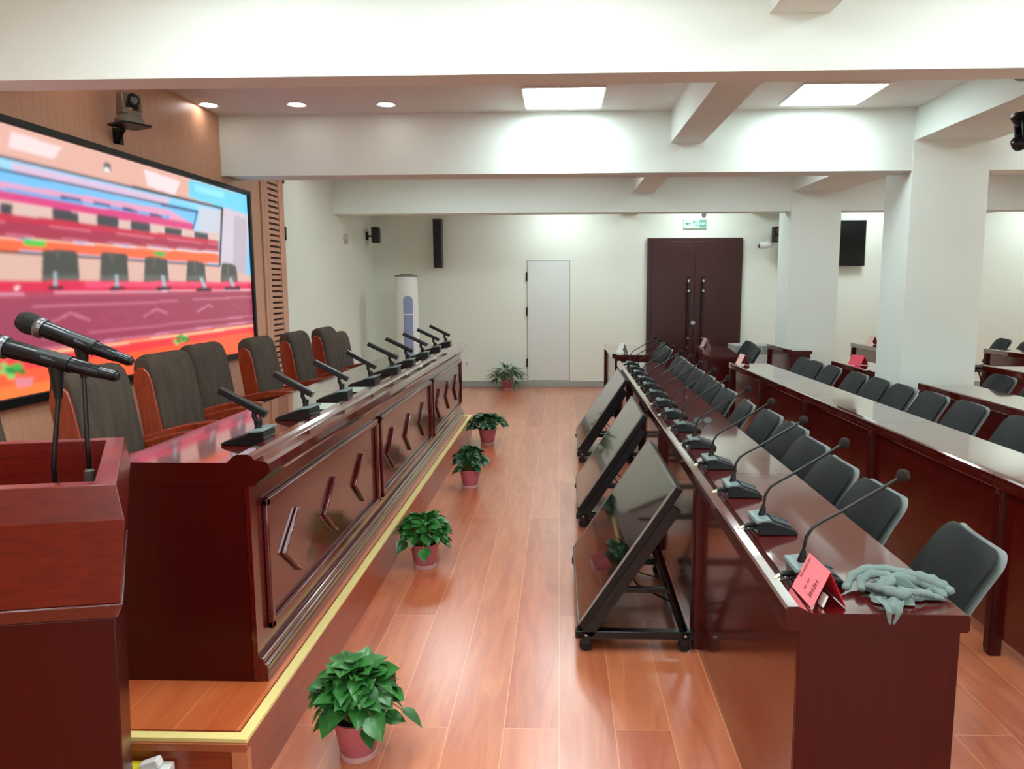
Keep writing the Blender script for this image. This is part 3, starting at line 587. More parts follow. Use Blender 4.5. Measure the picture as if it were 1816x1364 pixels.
# ---------------------------------------------------------------- armchairs on the platform
def armchair():
    t=thing('armchair','x','armchair',(0,0,0),0,'armchairs behind the platform desk')
    back=[(-.11,.44),(-.145,.70),(-.185,.92),(-.205,.975),(-.235,1.0),(-.27,1.0),(-.297,.975),(-.305,.93),(-.27,.70),(-.235,.45),(-.22,.33),(-.12,.33)]
    B=MB()
    # upholstered back with shallow flutes across the width
    ny=30
    pro=back; n=len(pro); v=[];f=[]
    for j in range(ny+1):
        y=-.2+.4*j/ny; e=1-abs(2*j/ny-1)**10*.12
        fl=.006*abs(math.sin(PI*3*j/ny))
        cx_=sum(p[0] for p in pro)/n; 
        for (x,z) in pro:
            xx=x+(fl if x>-.22 and z<.97 else 0); zz=z+(fl*.4 if z>.9 else 0)
            v.append((cx_+(xx-cx_)*e,y,.66+(zz-.66)*(1-(1-e)*.25)))
    for j in range(ny):
        for i in range(n): f.append((j*n+i,(j+1)*n+i,(j+1)*n+(i+1)%n,j*n+(i+1)%n))
    f+=[tuple(range(n)),tuple(range((ny+1)*n-1,ny*n-1,-1))]
    B.add(v,f); o=B.build('backrest',FABRIC,t,bevel=.012,seg=3,angle=60)
    def inset(k,dz): 
        return [(-.225+(x+.225)*k-.002*z, .30+(z-.33)*dz+.0) for x,z in back]
    for s in (-1,1):
        MB().prism(inset(.82,.955),s*.197,s*.212,'y').build('side_panel',ARM,t,bevel=.005)
    MB().prism([(-.15,.40),(-.14,.56),(-.08,.575),(.2,.565),(.27,.54),(.28,.50),(.27,.42),(.2,.39)],-.205,.205,'y').build('seat_cushion',FABRIC,t,bevel=.02,seg=3)
    MB().box(-.2,.24,-.22,.22,.33,.39).build('seat_frame',ARM,t,bevel=.008)
    for s in (-1,1):
        pts=[(-.235,.60),(-.12,.635),(0,.665),(.12,.68),(.22,.672),(.28,.645),(.285,.62),(.22,.628),(.12,.635),(0,.615),(-.12,.585),(-.225,.56)]
        MB().prism(pts,s*.21,s*.265,'y').build('armrest',ARM,t,bevel=.008)
        MB().prism([(.05,.3),(.2,.3),(.24,.64),(.13,.64)],s*.22,s*.252,'y').prism([(-.25,.3),(-.17,.3),(-.13,.6),(-.22,.6)],s*.22,s*.252,'y').build('arm_support',ARM,t,bevel=.006)
        for x in (.14,-.2):
            MB().prism([(x-.03,0),(x+.03,0),(x+.045,.35),(x-.045,.35)],s*.215,s*.252,'y').build('leg',ARM,t,bevel=.005)
    return t
ac=armchair(); index(ac)
AC=[(-1.84,2.38,.0,'brown-grey armchair at the left picture edge, mostly cut off'),
(-1.80,3.14,.0,'brown-grey armchair right behind the two handheld microphones'),
(-1.86,3.85,-.02,'brown-grey armchair in front of the video wall, behind the nearest flat-bar microphone'),
(-1.97,4.50,-.03,'brown-grey armchair overlapping the green plant shown on the video wall'),
(-1.88,5.12,0,'brown-grey armchair standing before the louvred strip, at the right end of the video wall'),
(-1.84,5.76,0,'brown-grey armchair right of the louvred strip, before the white wall'),
(-1.81,6.40,0,'second farthest brown-grey armchair, highest against the white wall'),
(-1.87,6.94,0,'farthest brown-grey armchair, almost hidden, only its right side showing')]
for i,(x,y,r,l) in enumerate(AC):
    if i==0: ac.location=(x,y,SH); ac.rotation_euler=(0,0,r); ac['label']=l; c=ac
    else: c=dup(ac,(x,y,SH),r,l)
    if i==7: c.scale=(.93,.93,.93)
# ---------------------------------------------------------------- flat bar microphones on the platform desk
def bar_mic():
    t=thing('bar_microphone','x','microphone',(0,0,0),0,'flat-bar conference microphones on the platform desk')
    MB().prism([(-.085,.0),(-.085,.008),(-.07,.016),(.03,.048),(.075,.052),(.078,.045),(.075,0)],-.055,.055,'y').build('base',BLACK,t,bevel=.005)
    MB().prism([(.0,.046),(.035,.0575),(.082,.062),(.082,.055),(.07,.052),(.03,.048)],-.06,.06,'y').build('grey_rear_cover',GREYB,t,bevel=.002)
    MB().box(-.055,-.015,-.03,.03,-.002,.002,RT(0,0,.032,0,-.31,0)).build('buttons',DARK,t)
    MB().tube([(.035,0,.05),(.035,0,.075)],[.014,.011],14).tube([(.035,0,.073),(.022,0,.10),(.024,0,.125)],.009,12).lathe([(.014,.07),(.014,.085)],14,RT(.035,0,0)).build('neck',BLACK,t)
    M=RT(.032,0,.128,0,math.radians(28),0)
    hb=MB().prism(rrect(.028,.026,.004),-.15,.042,'x',M).build('microphone_bar',mat('bar_black',(30,32,34),.3,.3),t)
    MB().box(.005,.02,-.0135,.0135,-.004,.004,M).build('status_mark',WHITE,hb)
    MB().tube([(.075,-.02,.02),(.10,-.02,.018),(.115,-.03,.012)],.004,8).tube([(.075,.015,.02),(.105,.01,.02),(.12,.0,.012)],.004,8).build('cable',BLACK,t)
    MB().tube([(.108,-.026,.014),(.13,-.036,.012)],.007,10).build('connector',WHITE,t)
    return t
bm_=bar_mic(); index(bm_)
BMY=[2.66,3.18,3.72,4.30,4.84,5.35,5.95,6.55,7.18]
BL=['nearest flat-bar microphone, at the near end of the platform desk','second nearest flat-bar microphone, with a pale-topped tablet lying beside it','third nearest flat-bar microphone on the platform desk, its bar lying almost level','fourth nearest flat-bar microphone on the platform desk','fifth nearest flat-bar microphone, in the middle of the platform desk','sixth flat-bar microphone from the near end, in front of the air conditioner','seventh flat-bar microphone from the near end of the platform desk','second farthest flat-bar microphone on the platform desk','farthest flat-bar microphone, at the far end of the platform desk']
for i,y in enumerate(BMY):
    rz=[0,-.08,.05,-.05,.03,0,.08,.04,0][i]; x=-1.15
    if i==0: bm_.location=(x,y,SH+.765); bm_['label']=BL[0]
    else:
        q=dup(bm_,(x,y,SH+.765),rz,BL[i])
        if i>3: q.scale=(1.14,1,1.05)
def tablet(x,y,rz,label):
    t=thing('tablet',label,'tablet',(x,y,SH+.765),rz)
    MB().prism(rrect(.14,.2,.01),.0,.014,'z').build('body',BLACK,t,bevel=.003)
    MB().prism(rrect(.128,.186,.005),.014,.0155,'z').build('pale_surface',mat('pale_surface',(186,200,190),.25),t)
tablet(-1.115,3.44,.0,'pale-topped tablet between the second and third flat-bar microphones')
tablet(-1.11,4.03,.06,'pale-topped tablet between the third and fourth flat-bar microphones')
# ---------------------------------------------------------------- lectern
t=thing('lectern','dark red wooden lectern with an open tray top, cut by the left picture edge','lectern',(-1.31,1.62,0))
ox,oy=1.31,-1.62
O=[(-.897+ox,1.431+oy),(-1.165+ox,1.909+oy),(-1.76+ox,1.78+oy),(-1.50+ox,1.31+oy)]
ctr=(sum(p[0] for p in O)/4,sum(p[1] for p in O)/4)
def sc(k,P=O): return [(ctr[0]+(x-ctr[0])*k,ctr[1]+(y-ctr[1])*k) for x,y in P]
MB().frust(sc(.94),.86,sc(.985),.895).build('moulding',MAH,t,bevel=.004)
# tray: outer shell flaring, rim, inner recess
I=sc(.86); v=[];f=[]
H=MB()
rings=[(sc(.965),.895),(sc(1.035),1.078),(sc(1.0),1.15),(I,1.15),(sc(.84),1.03)]
for P,z in rings: v+=[(x,y,z) for x,y in P]
for k in range(len(rings)-1):
    for i in range(4): f.append((k*4+i,k*4+(i+1)%4,(k+1)*4+(i+1)%4,(k+1)*4+i))
f+=[(0,3,2,1),(16,17,18,19)]
H.add(v,f); H.build('tray_head',MAHX,t,bevel=.002,flat=True)
MB().frust(sc(.84),0,sc(.93),.862).build('body',MAHV,t,bevel=.004)
MB().frust(sc(.88),0,sc(.88),.07).build('plinth',MAHV,t,bevel=.004)
def hand_mic(stem,head,tail,label):
    t=thing('handheld_microphone',label,'microphone',stem+(1.03,),0,'handheld microphones clipped on the lectern')
    S=Vector(stem+(1.03,)); hd=Vector(head)-S; tl=Vector(tail)-S; d=(tl-hd).normalized(); Ln=(tl-hd).length
    mid=hd+d*Ln*.56
    P=lambda s:hd+d*s
    MB().tube([P(0),P(.006),P(.02),P(.038),P(.052)],[.008,.02,.0265,.0265,.022],20).build('grille_head',mat('mic_grille',(30,30,32),.5,.5,bump=.6,bscale=500),t)
    MB().tube([P(.048),P(.052),P(.062),P(.066)],[.0235,.026,.026,.0235],20).build('collar',mat('mic_ring',(120,122,126),.25,.8),t)
    MB().tube([P(.064),P(.08),P(.17),P(Ln-.035),P(Ln-.033),P(Ln)],[.0205,.021,.0175,.0145,.013,.0125],20).build('handle',mat('mic_handle',(24,26,30),.22,.4),t)
    sw=MB(); sw.tube([P(.15)+Vector((0,-.016,.004)),P(.185)+Vector((0,-.014,.003))],.005,8); sw.build('switch',DARK,t)
    MB().tube([P(Ln-.002),P(Ln+.006)],[.010,.009],14).build('end_cap',BLACK,t)
    # clip and flexible stem
    MB().tube([mid-d*.035,mid+d*.035],.0195,18).tube([mid-Vector((0,0,.01)),mid-Vector((.0,0,.05)),mid-Vector((-.0,0,.085))],[.016,.012,.008],12).build('clip',BLACK,t)
    b=mid-Vector((0,0,.08)); MB().tube([b,b.lerp(Vector((0,0,.12)),.5),Vector((0,0,.12)),Vector((0,0,0))],.0055,12).build('stem',BLKMET,t)
    MB().lathe([(.006,.075),(.012,.07),(.013,.03),(.008,.02)],14).build('stem_holder',mat('holder_grey',(80,78,70),.5),t)
    MB().lathe([(.02,0),(.02,.012),(.01,.018)],16).build('stem_foot',BLKMET,t)
hand_mic((-1.13,1.58),(-1.275,1.58,1.432),(-.985,1.6,1.35),'front handheld microphone on the lectern, its head cut by the picture edge')
hand_mic((-1.155,1.74),(-1.30,1.74,1.472),(-1.045,1.76,1.368),'rear handheld microphone on the lectern, its round head fully showing')
# ================================================================ AUDIENCE TABLES
def bench(loc,L_,rz,label,gap,w_=.435,near=True,far=True):
    t=thing('conference_table',label,'table',loc,rz,'long rows of mahogany conference tables')
    a,b=.0015,L_-.0015
    MB().prism([(0,.768),(.005,.775),(.03,.776),(.038,.772),(.062,.76),(w_-.006,.76),(w_,.754),(w_,.722),(w_-.006,.716),(.006,.716),(0,.722)],a,b,'y').build('tabletop',MAHTOP,t,flat=True)
    MB().box(.035,.055,.021 if near else 0,L_,gap,.716).build('front_panel',MAH,t)
    MB().prism(rrect(.05,.05,.004,2,cx=.022+.012,cy=L_-.03),.0,.714,'z').box(.004,.014,L_-.05,L_-.01,.02,.7).build('pilaster',MAHV,t,bevel=.002)
    if near: MB().prism([(0,.768),(.005,.775),(.03,.776),(.038,.772),(.062,.76),(w_-.006,.76),(w_,.754),(w_,.722),(w_-.006,.716),(.006,.716),(0,.722)],-.0005,a,'y').build('added_dark_end',MAHV,t,flat=True)  # dull strip added over the near end to darken it and kill reflections
    for yy,fl in ((a+.001,near),(L_-.022,far)): MB().box(.035 if (near and yy<.1) else .0555,w_-.02 if fl else .078,yy,yy+.018,0,.716).build('end_panel',MAHV,t,bevel=.002)
    MB().box(.1,w_-.05,.02,L_-.02,.56,.575).build('shelf',MAH,t)
    return t
def row(X0,X1,ys,y00,y11,desc,gap,w_):
    n=len(ys)-1
    for i in range(n):
        y0,y1=ys[i],ys[i+1]; x=X0+(X1-X0)*(y0-y00)/(y11-y00); rz=-math.atan((X1-X0)/(y11-y00))
        bench((x,y0,0),y1-y0,rz,desc(i,n),gap,w_,i==0,i==n-1)
row(.548,.612,[1.72,3.08,4.30,5.50,6.68,7.85],1.72,7.85,lambda i,n:['front-row table at the near end, with the pink card and sage cloth on it','front-row table, second from the near end, behind the nearest tilted monitor','front-row table in the middle of its row, beside the middle tilted monitor','front-row table, second from the far end','front-row table at the far end, beside the farthest tilted monitor'][i],.0,.437)
row(1.80,1.762,[1.80,3.05,4.30,5.45,6.60,7.72],2.85,7.7,lambda i,n:['second-row table nearest the camera, cut by the right picture edge','second-row table, second from the near end, mirroring the wide television','second-row table in the middle of its row','second-row table, second from the far end','second-row table at the far end, with a pink card on it'][i],.09,.40)
bench((.62,8.72,0),1.65,0,'small pale-topped table left of the dark double door, behind the front row',.0,.44)
bench((1.66,8.5,0),1.55,-.11,'dark reddish table standing in front of the double door',.0,.42)
row(2.9,2.9,[3.6,4.82,6.03],3.6,6.03,lambda i,n:['third-row table cut by the right picture edge','third-row table whose far end meets the nearer column'][i],.09,.42)
bench((2.86,6.95,0),.9,0,'third-row table just left of the nearer column, with a bright pink card',.09,.42)
bench((2.85,9.3,0),.95,0,'third-row table beyond the farther column, showing its dark end and a pale card',.0,.3)
row(4.19,4.19,[5.9,7.43],5.9,7.43,lambda i,n:'fourth-row table at the right picture edge behind the nearer column',.09,.42)
bench((4.06,8.6,0),1.84,0,'fourth-row table with a greyish front, left of the nearer column',.0,.42)
row(5.34,5.34,[7.9,9.47],7.9,9.47,lambda i,n:'fifth-row table, farthest at the right picture edge',.09,.42)
# ================================================================ AUDIENCE CHAIRS (face -x)
def chair():
    t=thing('conference_chair','x','chair',(0,0,0),0,'black chairs behind the audience tables')
    def sl(name,x0,z0,x1,z1,wd,th,m,bow,off=0,bev=.006):
        # rounded rectangular slab between two heights, slightly bowed
        Lg=math.hypot(x1-x0,z1-z0); ang=math.atan2(x1-x0,z1-z0)
        B=MB(); P=rrect(wd,Lg,.055,6)
        nu,nv=20,22; v=[];f=[]; HS=[.0005,.004,.012,.022]+[.03+(Lg-.09)*k/9 for k in range(10)]+[Lg-.05,Lg-.042,Lg-.034,Lg-.026,Lg-.019,Lg-.012,Lg-.007,Lg-.003,Lg-.0004]; nv=len(HS)-1
        def hw(s): # half width at height s (0..Lg)
            r=.055; d=0
            if s<r*.5: d=r*.5-math.sqrt(max(0,(r*.5)**2-(r*.5-s)**2))
            if s>Lg-r: q=s-(Lg-r); d=r-math.sqrt(max(0,r*r-q*q))
            return wd/2-d-.018*(s/Lg)
        for side in (0,1):
            for j in range(nv+1):
                s_=HS[j]
                for i in range(nu+1):
                    u=-1+2*i/nu; y=u*hw(s_); bx=bow*(u*u-1)+off
                    edge=1-abs(u)**8; dd=(th*(.35+.65*edge)*(1 if side else -0) )
                    loc=Vector((0,y,0))
                    nx,nz=math.cos(ang),-math.sin(ang)
                    X=x0+(x1-x0)*s_/Lg+nx*(bx+dd); Z=z0+(z1-z0)*s_/Lg+nz*(bx+dd)
                    X-= .018*math.sin(PI*s_/Lg)
                    v.append((X,y,Z))
        N=(nu+1)*(nv+1)
        for j in range(nv):
            for i in range(nu):
                a=j*(nu+1)+i; f.append((a,a+1,a+nu+2,a+nu+1)); f.append((N+a,N+a+nu+1,N+a+nu+2,N+a+1))
        edge=[i for i in range(nu+1)]+[j*(nu+1)+nu for j in range(1,nv+1)]+[nv*(nu+1)+i for i in range(nu-1,-1,-1)]+[j*(nu+1) for j in range(nv-1,0,-1)]
        for k in range(len(edge)):
            a,b=edge[k],edge[(k+1)%len(edge)]; f.append((a,b,b+N,a+N))
        B.add(v,f); return B.build(name,m,t,angle=50)
    sl('back_shell',.185,.49,.365,.838,.378,.008,SHELL,.03,.019)
    sl('backrest',.18,.495,.358,.833,.37,.026,LEATHER,.03,-.004)
    MB().prism([(-.155,.43),(-.17,.445),(-.155,.465),(-.08,.472),(.15,.462),(.2,.475),(.215,.46),(.19,.43)],-.185,.185,'y').build('seat',LEATHER,t,bevel=.012,seg=3)
    MB().box(-.145,.19,-.175,.175,.415,.432).build('seat_shell',SHELL,t,bevel=.006)
    F=MB()
    for s in (-1,1): F.tube([(-.13,s*.17,.41),(.17,s*.17,.41),(.2,s*.15,.47),(.235,s*.12,.56)],.011,10)
    F.tube([(-.1,-.17,.405),(-.1,.17,.405)],.009,8); F.tube([(.12,-.17,.405),(.12,.17,.405)],.009,8); F.build('frame',BLKMET,t)
    for sx,tx in ((-.12,-.145),(.13,.27)):
        for s in (-1,1):
            lg=MB().tube([(sx,s*.17,.41),(tx,s*.185,.012)],[.012,.010],12).build('leg',BLKMET,t)
            MB().lathe([(.014,0),(.014,.02),(.011,.024)],12,RT(tx,s*.185,0)).build('foot_cap',BLACK,lg)
    return t
ch=chair(); index(ch)
usedc=[0]
def put(x,y,rz,label,group):
    if not usedc[0]: ch.location=(x,y,0); ch.rotation_euler=(0,0,rz); ch['label']=label; ch['group']=group; usedc[0]=1
    else: dup(ch,(x,y,0),rz,label,group)
random.seed(4)
CA=[(2.13,.84,-.1),(2.61,.80,.03),(3.02,.80,0),(3.42,.83,.02),(3.82,.87,.02),(4.22,.86,.03),(4.66,.83,-.12),(5.16,.83,.02),(5.60,.84,0),(6.03,.86,.03),(6.45,.86,0),(6.88,.87,.02),(7.28,.88,0),(7.69,.90,0)]
WO=['right beside the sage cloth','','','overlapped by the one in front of it','','','with a purple sheen on its back and turned slightly','','','','','','','']
for i,(y,x,r) in enumerate(CA):
    l=(ordn(i,14)+' black chair behind the front-row tables').replace('farthest black','farthest-away black')
    if i==0: l+=', beside the sage cloth'
    if i==6: l+=', turned slightly'
    put(x,y,r,l,'black chairs behind the front-row tables')
for i,(x,y,r) in enumerate([(.93,8.75,.1),(.95,9.2,0),(1.0,9.65,0)]):
    put(x,y,r,['black chair behind the small pale-topped table, nearest of three','black chair behind the small pale-topped table, middle of three','black chair behind the small pale-topped table, farthest of three'][i],'black chairs behind the small table left of the door')
CB=[(3.62,2.17),(4.0,2.17),(4.55,2.17),(4.98,2.16),(5.38,2.14),(5.78,2.14),(6.18,2.13),(6.72,2.12),(7.15,2.12),(7.5,2.12)]
CBL=['cut by the right picture edge','second nearest the camera','third nearest the camera','fourth nearest, in front of the nearer column','fifth nearest, at the foot of the nearer column','sixth nearest the camera','seventh nearest, left of a small gap of white wall','third farthest, right of a bright gap','second farthest in its row','farthest in its row']
for (y,x),l in zip(CB,CBL): put(x,y,.02,'black chair behind the second-row tables, '+l,'black chairs behind the second-row tables')
for (x,y),l in zip([(2.02,8.95),(2.1,9.45),(2.16,9.9)],['nearest of three','middle of three','farthest of three']): put(x,y,0,'black chair right of the double door behind the dark reddish table, '+l,'black chairs right of the double door')
for (x,y),l in zip([(3.2,6.0),(3.2,5.5),(3.2,5.02)],['farthest of three','middle of three','nearest of three']): put(x,y,0,'black chair behind the third-row table by the right edge, '+l,'black chairs behind the third-row tables')
for (x,y),l in zip([(4.52,7.2),(4.52,6.75)],['farther','nearer']): put(x,y,0,'%s black chair behind the fourth-row table at the right edge'%l,'black chairs behind the fourth-row table')
for (x,y),l in zip([(5.72,10.3),(5.71,9.72)],['farther and left','nearer and right']): put(x,y,0,'%s black chair behind the farthest fifth-row table'%l,'black chairs behind the fifth-row table')
# ================================================================ GOOSENECK MICROPHONES
def goose():
    t=thing('gooseneck_microphone','x','microphone',(0,0,0),0,'gooseneck microphones on the front-row tables')
    MB().prism([(-.06,.0),(-.066,.042),(-.03,.05),(.055,.020),(.066,.010),(.066,0)],-.052,.052,'y').build('base',BLACK,t,bevel=.006)
    MB().prism([(-.07,.040),(-.068,.048),(-.026,.056),(-.022,.052),(-.03,.049),(-.062,.041)],-.056,.056,'y').box(-.068,-.022,-.056,.056,.046,.0525,RT(0,0,-.0015,0,.0,0)).build('grey_rear_cover',GREYB,t,bevel=.003)
    MB().box(-.045,.05,.03,.05,-.002,.003,RT(.012,0,.037,0,.34,0)).box(-.02,.04,-.03,.015,-.002,.003,RT(.012,0,.037,0,.34,0)).build('button_strip',DARK,t,bevel=.002)
    pts=[(-.036,0,.052),(-.035,0,.062),(-.032,0,.085),(-.027,0,.12),(-.012,0,.146),(.015,0,.165),(.06,0,.19),(.12,0,.228),(.175,0,.262),(.205,0,.282)]
    MB().tube(pts[:3],[.013,.011,.006],14).build('neck_boot',BLACK,t)
    MB().tube(pts[1:],.0044,10).build('gooseneck',mat('neck_metal',(24,23,23),.35,.3),t)
    d=(Vector(pts[-1])-Vector(pts[-2])).normalized(); p=Vector(pts[-1])
    MB().tube([p-d*.003,p+d*.002,p+d*.009,p+d*.018,p+d*.027,p+d*.032],[.006,.012,.0165,.0175,.012,.003],16).build('foam_windscreen',FOAM,t)
    MB().tube([(-.06,-.01,.022),(-.085,-.012,.024),(-.10,-.012,.018),(-.112,-.02,.012)],[.008,.008,.005,.004],10).tube([(-.06,-.03,.02),(-.09,-.036,.016),(-.108,-.03,.01)],.0035,8).build('cable',BLACK,t)
    MB().tube([(-.098,-.012,.018),(-.116,-.024,.011)],.0065,10).tube([(-.1,-.028,.012),(-.118,-.036,.008)],.0055,10).build('connector',mat('pale_metal_plug',(226,220,190),.25,.6),t)
    return t
gm=goose(); index(gm)
GY=[1.925,2.335,2.757,3.19,3.615,4.045,4.47,4.90,5.32,5.75,6.17,6.60,7.02,7.44]
tilt=[0,.02,-.03,.03,-.02,.05,-.04,.03,-.05,.02,.04,-.03,.05,-.02]
for i,y in enumerate(GY):
    x=.548+(y-1.72)*.0104+.135
    l=ordn(i,14)+' gooseneck microphone on the front-row tables'
    if i==0: l+=', behind the pink card'
    if i==0: gm.location=(x,y,.76); gm.rotation_euler=(0,0,.0); gm['label']=l; c=gm
    else: c=dup(gm,(x,y,.76),tilt[i],l)
t=thing('eyeglasses','small pale folded eyeglasses lying on the front-row table','eyeglasses',(.83,4.25,.76),.1)
gl=MB()
for s in (-1,1): gl.tube([(s*.03+.024*math.cos(a),0,.02+.018*math.sin(a)) for a in [k*PI/8 for k in range(17)]],.0016,6)
gl.tube([(-.006,0,.024),(.006,0,.024)],.0016,6); gl.tube([(-.054,0,.026),(-.05,.06,.004),(.02,.065,.003)],.0016,6); gl.tube([(.054,0,.026),(.05,.055,.006),(-.02,.06,.005)],.0016,6)
gl.build('frame',DARK,t); gg=MB()
for s in (-1,1): gg.prism([(s*.03+.023*math.cos(k*PI/6),.02+.017*math.sin(k*PI/6)) for k in range(12)],-.0008,.0008,'y')
gg.build('lens',mat('pale_lens',(150,160,160),.1,trans=.6),t)
# ================================================================ TILTED MONITORS
def monitor():
    t=thing('floor_monitor','x','monitor',(0,0,0),0,'tilted monitors on wheeled floor stands')
    L_=.94; x0,z0,x1,z1=.0,.13,.40,.735
    ang=math.atan2(x1-x0,z1-z0); W=math.hypot(x1-x0,z1-z0)
    M=Matrix.Translation((x0,0,z0))@Matrix.Rotation(ang,4,'Y')   # local: z along slope, -x is the viewing side
    MB().box(.0,.035,0,L_,0,W,M).build('casing',BLACK,t,bevel=.004)
    MB().box(-.004,.0,.008,L_-.008,.012,W-.008,M).build('screen',GLASSSCR,t)
    B=MB(); B.box(-.006,.002,0,L_,0,.012,M); B.box(-.006,.002,0,L_,W-.008,W,M); B.box(-.006,.002,0,.008,0,W,M); B.box(-.006,.002,L_-.008,L_,0,W,M)
    B.build('bezel',mat('bezel_silver',(150,150,146),.3,.6),t)
    MB().box(.035,.075,.12,L_-.12,.18,W-.14,M).build('rear_housing',BLKMET,t,bevel=.01)
    for y in (.02,L_-.06):
        MB().box(.036,.085,y,y+.04,-.02,W-.08,M).box(.06,.062,y-.001,y+.041,.1,.2,M).build('slanted_rail',BLKMET,t,bevel=.003)
        MB().box(-.01,.49,y,y+.04,.06,.095).build('floor_rail',BLKMET,t,bevel=.003)
        A=Vector((.31,y+.02,.51)); Bv=Vector((.455,y+.02,.08)); MB().tube([A,Bv],.017,4).build('rear_strut',BLKMET,t)
        MB().box(.14,.39,y+.006,y+.034,.265,.285).build('cross_rail',BLKMET,t,bevel=.002)
        for x in (.035,.455):
            c=MB().tube([(x,y+.012,.028),(x,y+.03,.028)],.027,18).build('wheel',BLACK,t)
            MB().box(x-.02,x+.02,y+.002,y+.04,.035,.062).build('wheel_fork',BLKMET,c,bevel=.003)
            MB().tube([(x,y-.004,.078),(x,y+.001,.078)],.006,10).build('bolt',MET,c)
    MB().box(.44,.475,.02,L_-.02,.063,.092).build('rear_floor_bar',BLKMET,t)
    MB().box(.0,.03,.02,L_-.02,.063,.092).build('front_floor_bar',BLKMET,t)
    MB().tube([(.2,.1,.36),(.26,.1,.27),(.34,.12,.22),(.42,.15,.17),(.44,.22,.14),(.43,.3,.14)],.004,8).tube([(.21,.16,.36),(.28,.16,.30),(.38,.17,.27)],.003,8).build('power_cable',BLACK,t)
    MB().box(.405,.455,.2,.42,.095,.13).build('power_strip',mat('strip_grey',(90,88,90),.5),t,bevel=.004)
    return t
mo=monitor(); index(mo)
mo.location=(.078,2.965,0); mo['label']='nearest tilted monitor on a black wheeled stand, reflecting the room on its screen'
for (x,y,rz,l,sx) in [(.118,4.62,-.01,'middle tilted monitor on a black wheeled stand',.86),(.165,6.42,-.005,'farthest tilted monitor, leaning beside the far end of the front row',.98)]:
    c=dup(mo,(x,y,0),rz,l); c.scale=(1.02,sx,1.02)
# ================================================================ POTTED PLANTS
def leaf(mb,base,dirv,size,roll,curl):
    d=dirv.normalized(); side=d.cross(Vector((0,0,1)))
    if side.length<.1: side=Vector((1,0,0))
    side.normalize(); side=(Matrix.Rotation(roll,3,d)@side); nr=side.cross(d).normalized()
    prof=[(0,.0),(.04,.26),(.16,.43),(.34,.47),(.55,.38),(.75,.23),(.9,.09),(1.0,.0)]
    v=[];f=[]
    for s,wd in prof:
        c=base+d*(s*size)+nr*(-curl*size*s*s)
        w_=wd*size
        back=-.10*size*(1 if s<.1 else 0)
        v+=[tuple(c+side*(-w_)+nr*(.16*w_)+d*back),tuple(c+side*(-w_*.5)+nr*(.02*w_)),tuple(c-nr*(.04*size*(1-s))),tuple(c+side*(w_*.5)+nr*(.02*w_)),tuple(c+side*w_+nr*(.16*w_)+d*back)]
    for i in range(len(prof)-1):
        for k in range(4): a=i*5+k; f.append((a,a+1,a+6,a+5))
    mb.add(v,f)
def plant(x,y,label,seed,n,spread,height,m,sz,trail,pothos=True,k=1.0,fern=False):
    rnd=random.Random(seed)
    t=thing('potted_plant',label,'potted plant',(x,y,0),rnd.random()*6)
    t.scale=(k,k,k)
    MB().lathe([(.0,.002),(.056,.0),(.058,.022),(.06,.024),(.079,.128),(.084,.130),(.086,.142),(.08,.143),(.075,.125),(.0,.12)],36).build('pot',POT,t)
    MB().lathe([(.0585,.0),(.0605,.001),(.0625,.018),(.0595,.02)],36).build('pale_foot',POTB,t)
    MB().lathe([(.0,.118),(.074,.12),(.074,.126),(.03,.132),(.0,.133)],24).build('soil',SOIL,t)
    Lf=MB(); S=MB()
    for i in range(n):
        a=i*2.39996+rnd.uniform(-.25,.25); q=math.sqrt((i+.5)/n)
        r=spread*q*rnd.uniform(.85,1.05); z=.135+height*(1-q**2.2*.62)*rnd.uniform(.8,1.02)
        if i>=n-7: z=rnd.uniform(.11,.2); r=spread*rnd.uniform(.75,1.0)
        tip=Vector((r*math.cos(a),r*math.sin(a),z))
        b0=Vector((.03*math.cos(a),.03*math.sin(a),.12)); mid=b0*.4+tip*.6+Vector((0,0,.03))
        S.tube([b0,mid,tip],[.0022,.0018,.0014],5)
        up=.75*(1-q); dr=Vector((math.cos(a+rnd.uniform(-.6,.6)),math.sin(a+rnd.uniform(-.6,.6)),up-.35*q+rnd.uniform(-.55,.45)))
        s=sz*rnd.uniform(.75,1.15)*(1 if not fern else 1.1)
        leaf(Lf,tip-dr.normalized()*s*.3,dr,s,rnd.uniform(-.6,.6),rnd.uniform(.05,.5)) if not fern else leaf_f(Lf,tip,dr,s,rnd)
    for a,r,z in trail:
        tip=Vector((r*math.cos(a),r*math.sin(a),z)); b0=Vector((.07*math.cos(a),.07*math.sin(a),.14))
        S.tube([b0,(b0+tip)/2+Vector((0,0,.04)),tip],.002,6)
        leaf(Lf,tip,Vector((math.cos(a),math.sin(a),-.5)),sz*1.1,rnd.uniform(-.5,.5),.3)
    S.build('stems',STEM,t); Lf.build('foliage',m,t,fix=False,angle=60)
    return t
def leaf_f(mb,tip,dr,s,rnd):
    # narrow pointed leaflet pair for the feathery plant
    for k in (-.5,0,.5):
        d=Matrix.Rotation(k+rnd.uniform(-.1,.1),3,'Z')@dr; d=d.normalized(); side=d.cross(Vector((0,0,1))).normalized()
        v=[];f=[]
        for q,wd in [(0,.02),(.3,.11),(.6,.1),(1,.0)]:
            c=tip+d*(q*s*1.3)+Vector((0,0,-.25*s*q*q)); v+=[tuple(c-side*wd*s),tuple(c+Vector((0,0,.02*s))),tuple(c+side*wd*s)]
        for i in range(3):
            for j in range(2): a=i*3+j; f.append((a,a+1,a+4,a+3))
        mb.add(v,f)
p1=plant(-.67,2.275,'nearest potted plant, large green leaves in a pale pink pot at the picture bottom',11,150,.14,.20,LEAF,.072,[(3.5,.16,.16),(2.6,.14,.20)])
